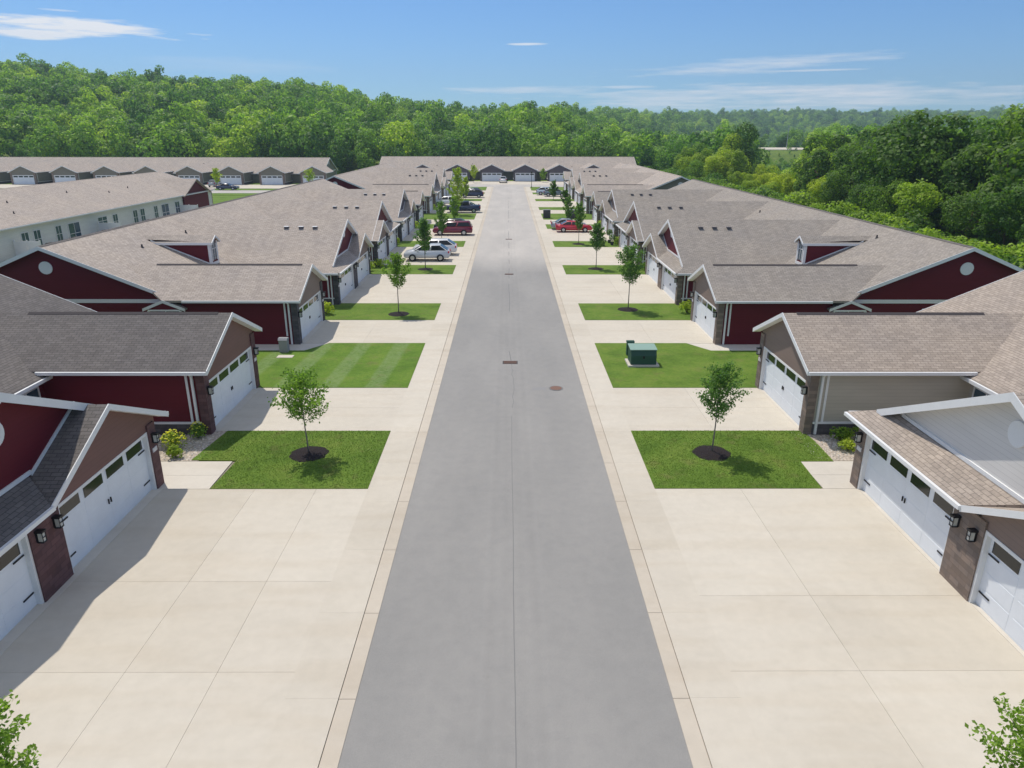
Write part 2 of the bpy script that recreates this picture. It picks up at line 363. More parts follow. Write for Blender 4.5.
# ------------------------------------------------------------------ terrain
SKY_PX = [-400, 0, 60, 130, 200, 260, 330, 370, 420, 460, 560, 620, 660, 700, 780, 850, 920, 970, 1024, 1500]
SKY_PY = [42, 51, 59, 69, 76, 77, 83, 94, 103, 108, 110, 113, 113, 113, 111, 112, 112, 108, 104, 100]
YR_PX = [-400, 330, 420, 520, 600, 680, 760, 940, 1024, 1500]
YR_V = [430, 430, 470, 560, 760, 1150, 1400, 1400, 1050, 900]
MID_PX = [-400, 330, 560, 640, 700, 740, 765, 815, 850, 900, 960, 1024, 1500]
MID_PY = [112, 116, 132, 142, 148, 154, 160, 152, 140, 144, 142, 136, 126]
TH = 14.5
def hgt(x, y):
    if y < 1: return 0.0
    px = 508 + 752 * x / y * .944
    yr = np.interp(px, YR_PX, YR_V)
    zr = on_y(px if abs(px) < 3000 else math.copysign(3000, px), np.interp(px, SKY_PX, SKY_PY), yr)[2] - TH
    ym = 320.0 if px < 560 else np.interp(px, [560, 700], [320, 270])
    zm = on_y(max(-2500, min(2500, px)), np.interp(px, MID_PX, MID_PY), ym)[2] - TH
    if px < 560: zm = max(zm, zr * .5)
    y0 = 232.0
    w = 0 if px < 560 else min(1, (px - 560) / 140)
    y0r = 90 + 0 * x
    y0 = y0 * (1 - w) + y0r * w
    zv = zr * .75 if px < 560 else (zr * .75) * (1 - w) + (zm - 4) * w
    yv = (ym + yr) / 2 if px < 560 else ym * .5 + yr * .5
    if 745 < px < 815 and w > .9:           # flat shelf where the car park lies
        pass
    z = float(np.interp(y, [0, y0, ym, yv, yr, yr * 1.5, yr * 2.2], [0, 0, zm, zv, zr, zr * .95, zr * .6]))
    # keep the estate itself level
    fx = 0.0
    if x > 42: fx = min(1, (x - 42) / 40)
    fy = max(0, min(1, (y - 222) / 30))
    k = max(fx, fy) if x > -180 else max(fy, 0)
    k = k * k * (3 - 2 * k)
    return z * k
PARK = (165.0, 425.0)
PARK_Z = on_y(785, 148.5, PARK[1])[2]; PARK_X = on_y(785, 148, PARK[1])[0]
def hgt2(x, y):
    z = hgt(x, y)
    d = max(abs(x - PARK_X) / 26, abs(y - PARK[1]) / 34)
    if d < 2.0:
        k = max(0, min(1, 2.0 - d)); z = z * (1 - k) + (PARK_Z - .3) * k
    return z
def build_ground():
    ys = np.concatenate([np.linspace(-60, 40, 6), np.linspace(60, 460, 60), np.linspace(480, 1000, 26), np.linspace(1050, 2250, 24)])
    xs = np.concatenate([np.linspace(-1850, -460, 14), np.linspace(-420, 480, 91), np.linspace(530, 1850, 18)])
    vs = [(x, y, hgt2(x, y) - .01) for y in ys for x in xs]
    nx = len(xs); fs = [(j * nx + i, j * nx + i + 1, (j + 1) * nx + i + 1, (j + 1) * nx + i) for j in range(len(ys) - 1) for i in range(nx - 1)]
    mb = MB(); mb.v = vs; mb.f = fs
    o = mb.build('ground', 'wild_ground', recalc=False, smooth=True, uv=False); o['kind'] = 'structure'
build_ground()
# mown estate ground on top of the terrain
g = MB(); g.box(-150, 44, -40, 222, -.06, .0); struct(g, 'lawn_ground', 'grass')

# ------------------------------------------------------------------ road, curbs, drives
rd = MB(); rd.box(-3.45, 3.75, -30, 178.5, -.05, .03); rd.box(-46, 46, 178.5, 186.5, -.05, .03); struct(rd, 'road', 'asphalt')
sm = MB()
pts = []
rnd = random.Random(3)
y = 4.0; xx = .16
while y < 30:
    y2 = y + .5; x2 = .16 + .006 * math.sin(y * .7) + rnd.uniform(-.004, .004)
    sm.poly([(xx - .011, y, .034), (xx + .011, y, .034), (x2 + .011, y2, .034), (x2 - .011, y2, .034)]); y = y2; xx = x2
y = 31.0; xx = .2
while y < 37.5:
    y2 = y + .35; x2 = xx - .012 + rnd.uniform(-.05, .05)
    sm.poly([(xx - .012, y, .034), (xx + .012, y, .034), (x2 + .012, y2, .034), (x2 - .012, y2, .034)]); y = y2; xx = x2
while y < 150:
    y2 = y + 2.5; x2 = .1 + rnd.uniform(-.03, .03)
    if rnd.random() < .6: sm.poly([(xx - .025, y, .034), (xx + .025, y, .034), (x2 + .025, y2, .034), (x2 - .025, y2, .034)])
    y = y2; xx = x2
struct(sm, 'road_seam', 'asphalt_seam')
pt = MB()
for x0, x1, y0, y1 in ((1.2, 1.9, 33.4, 33.9),):
    pt.poly([(x0, y0, .033), (x1, y0 + .1, .033), (x1 + .05, y1, .033), (x0 + .04, y1 - .1, .033)])
struct(pt, 'road_patch', 'asphalt_patch')

def seg_boxes(mb, x0, x1, y0, y1, step, z1, gap=.012, z0=-.05):
    n = max(1, round((y1 - y0) / step)); d = (y1 - y0) / n
    for i in range(n): mb.box(x0, x1, y0 + i * d + gap / 2, y0 + (i + 1) * d - gap / 2, z0, z1)
for s in (-1, 1):
    c = MB(); xa = -3.45 if s < 0 else 3.75; xb = -3.83 if s < 0 else 4.12
    seg_boxes(c, min(xa, xb), max(xa, xb), -30, 178, 3.05, .045, .015)
    struct(c, 'curb', 'concrete_curb')
    w = MB(); xi = -5.05 if s < 0 else 5.3
    xb += s * .016
    seg_boxes(w, min(xb, xi), max(xb, xi), -30, 178, 3.04, .06, .003)
    struct(w, 'sidewalk', 'concrete')
jb = MB(); jb.box(-12.55, -3.84, -30, 178, -.05, .012); jb.box(4.13, 12.8, -30, 178, -.05, .012)
struct(jb, 'joint_bed', 'joint')

DRIVES = [(-3.0, 3.0, 0), (10.3, 22.9, 1), (28.2, 33.7, 0), (41.8, 47.5, 0), (52.6, 64.4, 1), (69.2, 81.0, 1), (85.7, 97.4, 1),
          (102.4, 108.3, 0), (116.8, 122.6, 0), (127.5, 139.2, 1), (144.0, 155.8, 1), (160.4, 166.2, 0)]
for s in (-1, 1):
    xi = 5.05 if s < 0 else 5.3
    for i, (y0, y1, dbl) in enumerate(DRIVES):
        if i == 0: continue
        cols = ([xi, 6.9, 9.1, 12.58] if s < 0 else [xi, 8.4, 12.82])
        if i > 1: cols = [xi, 8.9, 12.58 if s < 0 else 12.82]
        if i == 1: rows = [y0, 13.67, 17.3 if s < 0 else 16.6, y1]
        else:
            k = 2; rows = [y0 + (y1 - y0) * j / k for j in range(k + 1)]
        mb = MB()
        for a, b in zip(cols[:-1], cols[1:]):
            for c0, c1 in zip(rows[:-1], rows[1:]):
                gp = .007
                ga = .001 if a == xi else gp / 2
                x0, x1 = sorted((s * (a + ga), s * (b - gp / 2)))
                mb.box(x0, x1, c0 + gp / 2, c1 - gp / 2, -.05, .058)
        struct(mb, 'driveway', 'concrete')
# lawns between the drives (slightly proud of the walk)
LAWNS = []
prev = 3.5
for (a, b) in zip(DRIVES[:-1], DRIVES[1:]): LAWNS.append((a[1], b[0]))
LAWNS.append((166.2, 177.5))
for s in (-1, 1):
    xi = 5.05 if s < 0 else 5.3
    for i, (y0, y1) in enumerate(LAWNS):
        mb = MB(); e = 19.2
        y0 += .012; y1 -= .012
        if i == 0: pts = [(xi, 3.2), (12.5, 3.2), (12.5, y1), (xi, y1)]
        elif i == 1:
            if s < 0: pts = [(xi, y0), (10.72, y0), (10.6, 25.25), (12.4, 25.3), (12.2, 27.0), (12.05, y1), (xi, y1)]
            else: pts = [(xi, y0), (11.35, y0), (11.45, 25.15), (12.75, 25.15), (12.8, 27.0), (12.72, y1), (xi, y1)]
        elif i == 2:
            pts = [(xi, y0), (e, y0), (e, 40.2), (12.0, 40.2), (10.9, y1), (xi, y1)]
        else: pts = [(xi, y0), (13.6, y0), (13.6, y1), (xi, y1)]
        n = 1
        mb.ext([(s * p[0], p[1], -.05) for p in pts], (0, 0, .125))
        struct(mb, 'lawn', 'grass_striped' if (i == 2 and s < 0) else 'grass')
# entry walks and gravel beds
for s in (-1, 1):
    w = MB()
    a = 10.75 if s < 0 else 11.4
    x0, x1 = sorted((s * (a + .012), s * 19.0))
    w.box(x0, x1, 22.92, 24.0, -.05, .056); w.box(x0, x1, 24.012, 25.2, -.05, .056)
    x0, x1 = sorted((s * 12.61, s * 19.0)); w.box(x0, x1, 40.22, 41.72, -.05, .07)
    w.ext([(s * 12.02, 40.22, -.05), (s * 10.92, 41.72, -.05), (s * 12.6, 41.72, -.05), (s * 12.6, 40.22, -.05)], (0, 0, .12))
    struct(w, 'entry_walk', 'concrete_pad')
    gb = MB(); gb.box(*sorted((s * 12.1, s * 19.0)), 25.25, 28.2, -.05, .05); struct(gb, 'gravel_bed', 'gravel')
    ap = MB()
    for (y0, y1, dbl) in DRIVES[1:]:
        ap.box(*sorted((s * (12.42 if s < 0 else 12.64), s * 13.0)), y0, y1, -.05, .068)
    struct(ap, 'garage_apron', 'concrete_pad')
# other streets and hard standings of the estate
o = MB(); o.box(-34, 34, 186.5, 200.1, -.05, .05); struct(o, 'far_driveways', 'concrete')
o = MB(); o.box(-140, -40, 171.5, 184.6, -.05, .05); o.box(-60, -46, 178.5, 186.4, -.05, .045); struct(o, 'left_driveways', 'concrete')
o = MB(); o.box(-140, -38, 158, 166, -.05, .03); struct(o, 'left_street', 'asphalt')
o = MB(); o.box(-49.6, -46.6, 52, 124, -.05, .05); struct(o, 'patio_strip', 'concrete_pad')
o = MB(); o.box(-66, -48, 152, 157.5, -.05, .04); struct(o, 'left_lawn', 'grass')

# ------------------------------------------------------------------ buildings
def fR(x0): return lambda u, v, z: (x0 + u, v, z)
class Building:
    def __init__(s, name, label, fn, base_uv, roof, zs=1.0, group=None, far=False, stone='stone_taupe', gab='siding_taupe', side='siding_red'):
        s.zs = zs
        s.fn = lambda u, v, z: (lambda p: (p[0], p[1], p[2]))(fn(u, v, z * zs))
        s.base = fn(base_uv[0], base_uv[1], 0.0)
        s.root = empty(name, s.base); tag(s.root, label, 'building', group)
        s.roof = roof; s.far = far; s.stone = stone; s.gab = gab; s.side = side
        s.RZ, s.PM, s.EU = 6.15, .43, 18.9
        s.body = MB(); s.roofmb = MB(); s.white = MB(); s.stonemb = MB(); s.fla = MB()
        s.extra = []
    def part(s, name, mb, m, parent=None, **k):
        o = mb.build(name, m, parent if parent is not None else s.root, s.fn, s.base, **k); return o
    def zmain(s, u): return s.RZ - s.PM * abs(u - 27.5)
    def main(s, v0, v1, end0='siding_red', end1='siding_red', porch0=False, win0=True):
        RU, RZ, PM = 27.5, s.RZ, s.PM; u0, u1 = 19.3, 35.7; ov = .35
        zt = lambda u: s.zmain(u) - .17
        b = MB(); b.box(u0, u0 + .2, v0 + .2, v1 - .2, 0, zt(u0)); s.part('front_wall', b, s.side)
        b = MB(); b.box(u1 - .2, u1, v0 + .2, v1 - .2, 0, zt(u1)); s.part('rear_wall', b, s.side)
        for (v, e, sg) in ((v0, end0, -1), (v1, end1, 1)):
            w = MB(); va, vb = (v, v + .2) if sg < 0 else (v - .2, v)
            w.pv([(u0, 0), (u1, 0), (u1, zt(u1)), (RU, RZ - .17), (u0, zt(u0))], va, vb); wo = s.part('end_wall', w, e)
            t = MB(); vo = va - .03 if sg < 0 else vb
            t.box(u0, u1, vo, vo + .03, 2.56, 2.8)
            for uu in (u0 - .01, u1 - .14): t.box(uu, uu + .15, vo - .005, vo + .025, 0, 2.5)
            s.part('band_trim', t, 'white', wo)
            c = MB(); n = 20; cz = 4.78; cu = 27.5
            c.pv([(cu + .40 * math.cos(6.2832 * i / n), cz + .40 * math.sin(6.2832 * i / n)) for i in range(n)], vo - .02, vo + .03)
            s.part('round_vent', c, 'white', wo)
            if sg < 0 and win0:
                for uc in (25.9, 31.0):
                    s.window(uc, vo - .02, 1.0, 2.15, 1.1, axis='v')
        # roof: two slopes, half an overhang past each end
        va, vb = v0 - ov, v1 + ov; th = .14
        eu0, eu1 = s.EU, 2 * RU - s.EU
        r = MB()
        r.slab([(eu0, va, s.zmain(eu0)), (RU, va, RZ), (RU, vb, RZ), (eu0, vb, s.zmain(eu0))], th)
        r.slab([(RU, va, RZ), (eu1, va, s.zmain(eu1)), (eu1, vb, s.zmain(eu1)), (RU, vb, RZ)], th)
        ro = s.part('roof', r, s.roof); s.ro = ro
        f = MB()
        for v in (va, vb):
            d = -.03 if v == va else .0
            for a, bb in ((eu0, RU), (RU, eu1)):
                za, zb = s.zmain(a), s.zmain(bb)
                f.pv([(a, za + .015), (bb, zb + .015), (bb, zb - .22), (a, za - .22)], v + d, v + d + .03)
            # soffit
        for e, sg in ((eu0, -1), (eu1, 1)):
            f.box(e - .1 if sg < 0 else e, e if sg < 0 else e + .1, va, vb, s.zmain(eu0) - .17, s.zmain(eu0) - .03)
        s.part('fascia', f, 'white')
        rc = MB(); rc.pv([(RU - .16, RZ - .045), (RU, RZ + .03), (RU + .16, RZ - .045)], va, vb); s.part('ridge_cap', rc, 'shingle_dark' if not s.far else s.roof, ro)
    def window(s, uc, at, z0, z1, w, axis='v', name='window', face=-1, glass='glass_blue', mull=True):
        f = MB(); g = MB(); t = .07
        d0, d1 = (at - .03, at + .04)
        def bx(mb, a0, a1, c0, c1, e0=d0, e1=d1):
            if axis == 'v': mb.box(a0, a1, e0, e1, c0, c1)
            else: mb.box(e0, e1, a0, a1, c0, c1)
        a0, a1 = uc - w / 2, uc + w / 2
        bx(f, a0 - t, a0, z0 - t, z1 + t); bx(f, a1, a1 + t, z0 - t, z1 + t); bx(f, a0, a1, z1, z1 + t); bx(f, a0, a1, z0 - t, z0)
        bx(f, a0, a1, (z0 + z1) / 2 - .025, (z0 + z1) / 2 + .025)
        if mull and w > .9: bx(f, uc - .025, uc + .025, z0, z1)
        o = s.part(name, f, 'white')
        bx(g, a0, a1, z0, z1, at - .005, at + .015); s.part('pane', g, glass, o)
        return o
    def door(s, v0, v1, uw):
        d = MB(); nrow = 4; H = 2.18
        ud = uw + .13
        d.box(ud, ud + .06, v0 + .02, v1 - .02, .07, H)
        if not s.far:
            for k in range(nrow):      # stamped panels
                for j in range(4):
                    a = v0 + .02 + (v1 - v0 - .04) * (j + .06) / 4; b = v0 + .02 + (v1 - v0 - .04) * (j + .94) / 4
                    if k < 3: d.box(ud - .005, ud, a, b, .12 + k * .53, .12 + k * .53 + .47)
        o = s.part('garage_door', d, 'door_white')
        t = MB(); t.box(uw - .02, ud + .06, v0 - .08, v0 + .02, 0, H + .1); t.box(uw - .02, ud + .06, v1 - .02, v1 + .08, 0, H + .1); t.box(uw - .02, ud + .06, v0 + .02, v1 - .02, H, H + .1)
        s.part('door_frame', t, 'white', o)
        W = v1 - v0 - .04
        for j in range(4):
            a = v0 + .02 + W * (j + .10) / 4; b = v0 + .02 + W * (j + .90) / 4
            p = MB(); p.box(ud - .016, ud - .004, a, b, H - .44, H - .11); po = s.part('window_pane', p, 'glass_dark', o)
        if not s.far:
            for vv, sg in ((v0 + .06, 1), (v1 - .06, -1)):
                for zz in (.45, 1.62):
                    h = MB(); h.box(ud - .03, ud - .012, *sorted((vv, vv + sg * .42)), zz, zz + .045); s.part('hinge', h, 'black_metal', o)
            vc = (v0 + v1) / 2
            for dv in (-.07, .07):
                h = MB(); h.box(ud - .05, ud - .012, vc + dv - .012, vc + dv + .012, .95, 1.12); s.part('handle', h, 'black_metal', o)
        # dark interior filler behind door
        return o
    def lamp(s, u, v, z=1.85):
        if s.far: return
        m = MB(); m.box(u - .05, u, v - .07, v + .07, z - .05, z + .28); m.box(u - .22, u, v - .09, v + .09, z + .24, z + .29); m.box(u - .20, u - .03, v - .08, v + .08, z - .06, z - .03)
        for a in (-.075, .06):
            for uu in (u - .2, u - .05): m.box(uu, uu + .015, v + a, v + a + .015, z - .04, z + .25)
        m.box(u - .205, u - .19, v - .08, v + .08, z + .09, z + .11)
        o = s.part('wall_lamp', m, 'black_metal')
        g = MB(); g.box(u - .18, u - .055, v - .055, v + .055, z - .03, z + .23); s.part('lamp_glass', g, 'lamp_glass', o)
    def downspout(s, u, v, z1, sgn):
        m = MB(); a, b = sorted((v, v + sgn * .09)); m.box(u, u + .09, a, b, .1, z1 - .25)
        m.tube([(u + .045, v + sgn * .045, z1 - .28), (u + .045, v + sgn * .3, z1 - .05)], [.045, .045], 6)
        s.part('downspout', m, 'white')
    def gable_front(s, vc, h, zp, uf, uw, ub, wall_m=None, pitch=.47, header=2.28, rake=.2, ue=None):
        """front gable roof running back from uf to ub; gable wall at uw"""
        ze = zp - pitch * h; r = MB(); th = .13
        r.slab([(uf, vc - h, ze), (uf, vc, zp), (ub, vc, zp), (ue or ub, vc - h, ze)], th)
        r.slab([(uf, vc, zp), (uf, vc + h, ze), (ue or ub, vc + h, ze), (ub, vc, zp)], th)
        ro = s.part('roof', r, s.roof)
        f = MB()
        for sg in (-1, 1):
            f.pu([(vc, zp + .02), (vc + sg * h, ze + .02), (vc + sg * h, ze + .02 - rake), (vc, zp + .02 - rake)], uf - .03, uf)
            # boxed soffit under the rake, and the eave return
            f.pu([(vc, zp - th - .012), (vc + sg * h, ze - th - .012), (vc + sg * h, ze - th - .04), (vc, zp - th - .04)], uf, uw)
            f.box(uf, min(ub, 19.2), *sorted((vc + sg * h, vc + sg * (h + .1))), ze - .14, ze - .01)
        s.part('fascia', f, 'white')
        if wall_m:
            hw = h - .35; zt = lambda v: zp - pitch * abs(v - vc) - th - .03
            w = MB(); w.pu([(vc - hw, header), (vc + hw, header), (vc + hw, zt(vc + hw)), (vc, zt(vc)), (vc - hw, zt(vc - hw))], uw, uw + .2)
            s.part('gable_wall', w, wall_m)
        return ro
    def ridge_line(s, vc, zp, u0, u1):
        m = MB(); m.pu([(vc - .14, zp - .05), (vc, zp + .035), (vc + .14, zp - .05)], u0, u1); s.part('ridge_vent', m, 'ridge_dark', s.ro)
    def garage2(s, vc, side0=None, base=True, ridge=True, spouts=True, lamps=True):
        uw = 12.65; h = 3.45; zp = 4.6; hw = 3.1
        ub = s.EU + (zp - s.zmain(s.EU)) / s.PM + .3
        s.gable_front(vc, h, zp, 12.3, uw, ub, s.gab, ue=s.EU + (zp - .47 * h - s.zmain(s.EU)) / s.PM + .25)
        if ridge: s.ridge_line(vc, zp, 12.9, ub - 2.2)
        sm0 = side0 or s.side
        for sg in (-1, 1):
            w = MB(); v = vc + sg * hw; w.box(uw + .28, 19.4, *sorted((v, v - sg * .2)), .55 if base else 0, 2.86); wo = s.part('side_wall', w, sm0)
            if base:
                b = MB(); b.box(uw + .28, 19.3, *sorted((v + sg * .05, v - sg * .2)), 0, .55); s.part('stone_base', b, 'stone_dark')
                t = MB(); t.box(uw + .28, 19.3, *sorted((v + sg * .08, v)), .55, .63); s.part('base_cap', t, 'white', wo)
            t = MB(); t.box(uw + .62, uw + .72, *sorted((v + sg * .03, v)), .63, 2.8); s.part('corner_trim', t, 'white', wo)
            if spouts: s.downspout(uw + .36, v + sg * .06, 2.95, sg)
            p = MB(); p.box(uw - .06, uw + .3, *sorted((v + sg * .02, vc + sg * 2.65)), 0, 2.86 if sg else 2.8); s.part('pier', p, s.stone)
            if lamps: s.lamp(uw - .06, vc + sg * 2.86)
        s.door(vc - 2.58, vc + 2.58, uw)
        if lamps and not s.far:
            q = MB(); q.box(uw - .09, uw - .06, vc + 2.72, vc + 3.0, 1.45, 1.6); s.part('number_plaque', q, 'plaque')
    def cluster(s, vc, g, upper, vents=True, upstone=None):
        """two double doors: one under a front gable (side g), the other under a shed eave; large cross gable behind"""
        uw = 12.65; P = .47; H = 6.9; ZP = 5.9; hw = 6.4
        # cross gable
        um = s.EU + (ZP - s.zmain(s.EU)) / s.PM + .3
        um = min(um, 27.4)
        zt = lambda v: ZP - P * abs(v - vc)
        th = .14; r = MB(); uf = 12.95
        hip = uf - 12.3
        for sg in (-1, 1):
            ve = vc + sg * H
            if sg == -g: r.slab([(12.3, ve, zt(ve)), (uf, vc + sg * (H - hip), zt(ve) + P * hip), (uf, vc, ZP), (um, vc, ZP), (um, ve, zt(ve))], th)
            else: r.slab([(uf, ve, zt(ve)), (uf, vc, ZP), (um, vc, ZP), (um, ve, zt(ve))], th)
        ro = s.part('roof', r, s.roof)
        f = MB()
        for sg in (-1, 1):
            He = H - (hip + .15 if sg == -g else 0)
            f.pu([(vc, ZP + .02), (vc + sg * He, zt(vc + He) + .02), (vc + sg * He, zt(vc + He) - .24), (vc, ZP - .24)], uf - .03, uf)
            f.pu([(vc, ZP - .155), (vc + sg * H, zt(vc + H) - .155), (vc + sg * H, zt(vc + H) - .18), (vc, ZP - .18)], uf, 13.35)
            f.box(12.4, 19.2, *sorted((vc + sg * H, vc + sg * (H + .1))), zt(vc + H) - .15, zt(vc + H) - .01)
        s.part('fascia', f, 'white')
        ui = 13.35; w = MB()
        zz = lambda v: zt(v) - th - .04
        w.pu([(vc - hw, 2.3), (vc + hw, 2.3), (vc + hw, zz(vc + hw)), (vc, zz(vc)), (vc - hw, zz(vc - hw))], ui, ui + .2)
        uo = s.part('upper_wall', w, upper)
        n = 18; c = MB(); c.pu([(vc + .36 * math.cos(6.2832 * i / n), 4.75 + .36 * math.sin(6.2832 * i / n)) for i in range(n)], ui - .04, ui); s.part('round_vent', c, 'white', uo)
        # front gable over one door
        pc = vc + g * 3.45; pz = ZP - P * 3.45 - .012
        gro = s.gable_front(pc, 3.45, pz, 12.3, uw, ui + .05, s.gab)
        # shed roof over the other
        sh = MB(); z0 = 2.66; z1 = z0 + P * 1.1
        va, vb = sorted((vc - g * H, vc - g * .0 + g * .9))
        o_, i_ = vc - g * H, vc + g * .9; z1 = z0 + P * 1.1; sh.slab([(12.3, o_, z0), (13.4, o_ + g * 1.1, z1), (13.4, i_, z1), (12.3, vc, z0)], .12)
        shr = s.part('roof', sh, s.roof)
        gt = MB(); va2, vb2 = sorted((vc - g * H, vc + g * .02)); gt.box(12.2, 12.3, va2, vb2, z0 - .13, z0 - .01); gt.box(12.3, uw, va2, vb2, z0 - .17, z0 - .135); s.part('gutter', gt, 'white')
        # base flashing of the upper wall
        fl = MB(); zs_ = z1 + .02
        fl.box(ui - .045, ui, *sorted((vc - g * 5.2, vc + g * .95)), zs_ - .05, zs_ + .07)
        gp = lambda v: pz - P * abs(v - pc)
        a, b = vc + g * .95, pc
        fl.pu([(a, gp(a) - .02), (b, gp(b) - .02), (b, gp(b) + .1), (a, gp(a) + .1)], ui - .045, ui)
        s.part('flashing', fl, 'white', uo)
        # walls
        for sg in (-1, 1):
            v = vc + sg * hw; w = MB(); w.box(uw + .28, 19.4, *sorted((v, v - sg * .2)), .55, 2.55); wo = s.part('side_wall', w, s.side)
            b = MB(); b.box(uw + .28, 19.3, *sorted((v + sg * .05, v - sg * .2)), 0, .55); s.part('stone_base', b, 'stone_dark')
            t = MB(); t.box(uw + .28, 19.3, *sorted((v + sg * .08, v)), .55, .63); s.part('base_cap', t, 'white', wo)
            t = MB(); t.box(uw + .62, uw + .72, *sorted((v + sg * .03, v)), .63, 2.5); s.part('corner_trim', t, 'white', wo)
            s.downspout(uw + .36, v + sg * .06, 2.62, sg)
            p = MB(); p.box(uw - .06, uw + .3, *sorted((v + sg * .02, vc + sg * 5.92)), 0, 2.5); s.part('pier', p, s.stone)
            s.lamp(uw - .06, vc + sg * 6.15)
            s.lamp(uw - .06, vc + sg * .38)
            s.door(*sorted((vc + sg * .72, vc + sg * 5.85)), uw)
            if not s.far:
                q = MB(); vq = vc + sg * 6.15; q.box(uw - .09, uw - .06, vq - .14, vq + .14, 1.45, 1.6); s.part('number_plaque', q, 'plaque')
        p = MB(); p.box(uw - .06, uw + .3, vc - .66, vc + .66, 0, 2.5); s.part('pier', p, s.stone)
        hd = MB()
        for sg in (-1, 1): hd.box(uw + .002, uw + .2, *sorted((vc + sg * .66, vc + sg * 5.92)), 2.27, 2.5)
        s.part('header', hd, s.gab)
        if vents:
            for uu in (15.3, 16.4, 17.55):
                m = MB(); v = vc - 1.25; z = zt(v)
                m.add([(uu - .15, v - .15, z - .09), (uu + .15, v - .15, z - .09), (uu + .15, v + .15, z), (uu - .15, v + .15, z), (uu - .14, v - .14, z + .1), (uu + .14, v - .14, z + .1), (uu + .14, v + .12, z + .11), (uu - .14, v + .12, z + .11)],
                      [(0, 3, 2, 1), (4, 5, 6, 7), (0, 1, 5, 4), (1, 2, 6, 5), (2, 3, 7, 6), (3, 0, 4, 7)])
                vo = s.part('roof_vent', m, s.ventm, ro)
                m = MB(); m.box(uu - .19, uu + .19, v - .19, v + .17, z + .11, z + .14); s.part('vent_cap', m, s.ventc, vo)
    def court(s, v0, v1, door_side=1):
        """recessed entry front between two garages"""
        vc = (v0 + v1) / 2
        s.window(v0 + .95 if door_side > 0 else v1 - 1.1, 19.27, 1.0, 2.3, 1.5, axis='u')
        m = MB(); vd = v1 - .9 if door_side > 0 else v0 + .9
        m.box(19.24, 19.3, vd - .45, vd + .45, .15, 2.15); s.part('entry_door', m, 'siding_olive')
    def dormer(s, vc=51.35, side='siding_red'):
        uf = 21.1; hw = .62; ze = 5.12; zp = 5.5; ub = 26.3
        zm = lambda u: s.zmain(u)
        d = MB()
        d.add([(uf, vc - hw, zm(uf) - .1), (uf, vc + hw, zm(uf) - .1), (uf, vc + hw, ze), (uf, vc, zp - .1), (uf, vc - hw, ze),
               (ub, vc - hw, ze), (ub, vc + hw, ze), (ub, vc, zp - .1), (ub, vc - hw, zm(ub) - .3), (ub, vc + hw, zm(ub) - .3)],
              [(0, 1, 2, 3, 4), (0, 4, 5, 8), (1, 9, 6, 2), (5, 7, 3, 4), (2, 3, 7, 6), (0, 8, 9, 1), (8, 5, 7, 6, 9)])
        do = s.part('dormer', d, side)
        r = MB(); e = .15
        r.slab([(uf - .2, vc - hw - e, ze - .04), (uf - .2, vc, zp + .04), (ub, vc, zp + .04), (ub, vc - hw - e, ze - .04)], .07)
        r.slab([(uf - .2, vc, zp + .04), (uf - .2, vc + hw + e, ze - .04), (ub, vc + hw + e, ze - .04), (ub, vc, zp + .04)], .07)
        s.part('dormer_roof', r, s.roof, do)
        f = MB()
        for sg in (-1, 1):
            f.box(uf - .2, ub - .4, *sorted((vc + sg * (hw + e), vc + sg * (hw + e + .03))), ze - .2, ze - .03)
            f.pu([(vc, zp + .05), (vc + sg * (hw + e), ze - .03), (vc + sg * (hw + e), ze - .17), (vc, zp - .09)], uf - .24, uf - .2)
            f.box(uf - .03, uf + .16, *sorted((vc + sg * (hw + .02), vc + sg * (hw - .14))), zm(uf) - .05, ze - .02)
            # base flashing along the cheek
            v1 = vc + sg * (hw + .03)
            f.pv([(uf, zm(uf) + .02), (25.2, zm(25.2) + .02), (25.2, zm(25.2) + .12), (uf, zm(uf) + .12)], *sorted((v1, v1 - sg * .03)))
        f.box(uf - .05, uf, vc - hw, vc + hw, zm(uf), zm(uf) + .2)
        s.part('dormer_trim', f, 'white', do)
        g = MB(); pts = [(vc - .36, zm(uf) + .35), (vc + .36, zm(uf) + .35), (vc + .36, ze - .25)] + [(vc + .36 * math.cos(a), ze - .25 + .36 * math.sin(a)) for a in (math.pi / 4, math.pi / 2, 3 * math.pi / 4)] + [(vc - .36, ze - .25)]
        g.pu(pts, uf - .02, uf); s.part('dormer_window', g, 'glass_blue', do)
        f = MB(); f.box(uf - .035, uf - .02, vc - .02, vc + .02, zm(uf) + .35, ze + .1); f.box(uf - .035, uf - .02, vc - .36, vc + .36, 4.55, 4.6)
        f.box(uf - .04, uf - .02, vc - .42, vc - .34, zm(uf) + .3, ze - .2); f.box(uf - .04, uf - .02, vc + .34, vc + .42, zm(uf) + .3, ze - .2)
        s.part('window_frame', f, 'white', do)
    def porch(s, v0):
        uc = 20.35; hw = 1.25; zp = 2.98; ze = 2.45; va = v0 - 1.15
        r = MB()
        r.slab([(uc - hw, va, ze), (uc, va, zp), (uc, v0 + .1, zp), (uc - hw, v0 + .1, ze)], .1); r.slab([(uc, va, zp), (uc + hw, va, ze), (uc + hw, v0 + .1, ze), (uc, v0 + .1, zp)], .1)
        ro = s.part('porch_roof', r, s.roof)
        f = MB()
        for sg in (-1, 1): f.pv([(uc, zp + .02), (uc + sg * hw, ze + .02), (uc + sg * hw, ze - .16), (uc, zp - .16)], va - .03, va)
        f.box(uc - .95, uc + .95, va + .0, va + .08, 2.3, 2.4)
        for uu in (uc - 1.0, uc + .88): f.box(uu, uu + .12, va + .02, va + .14, 0, 2.32)
        s.part('porch_frame', f, 'white', ro)
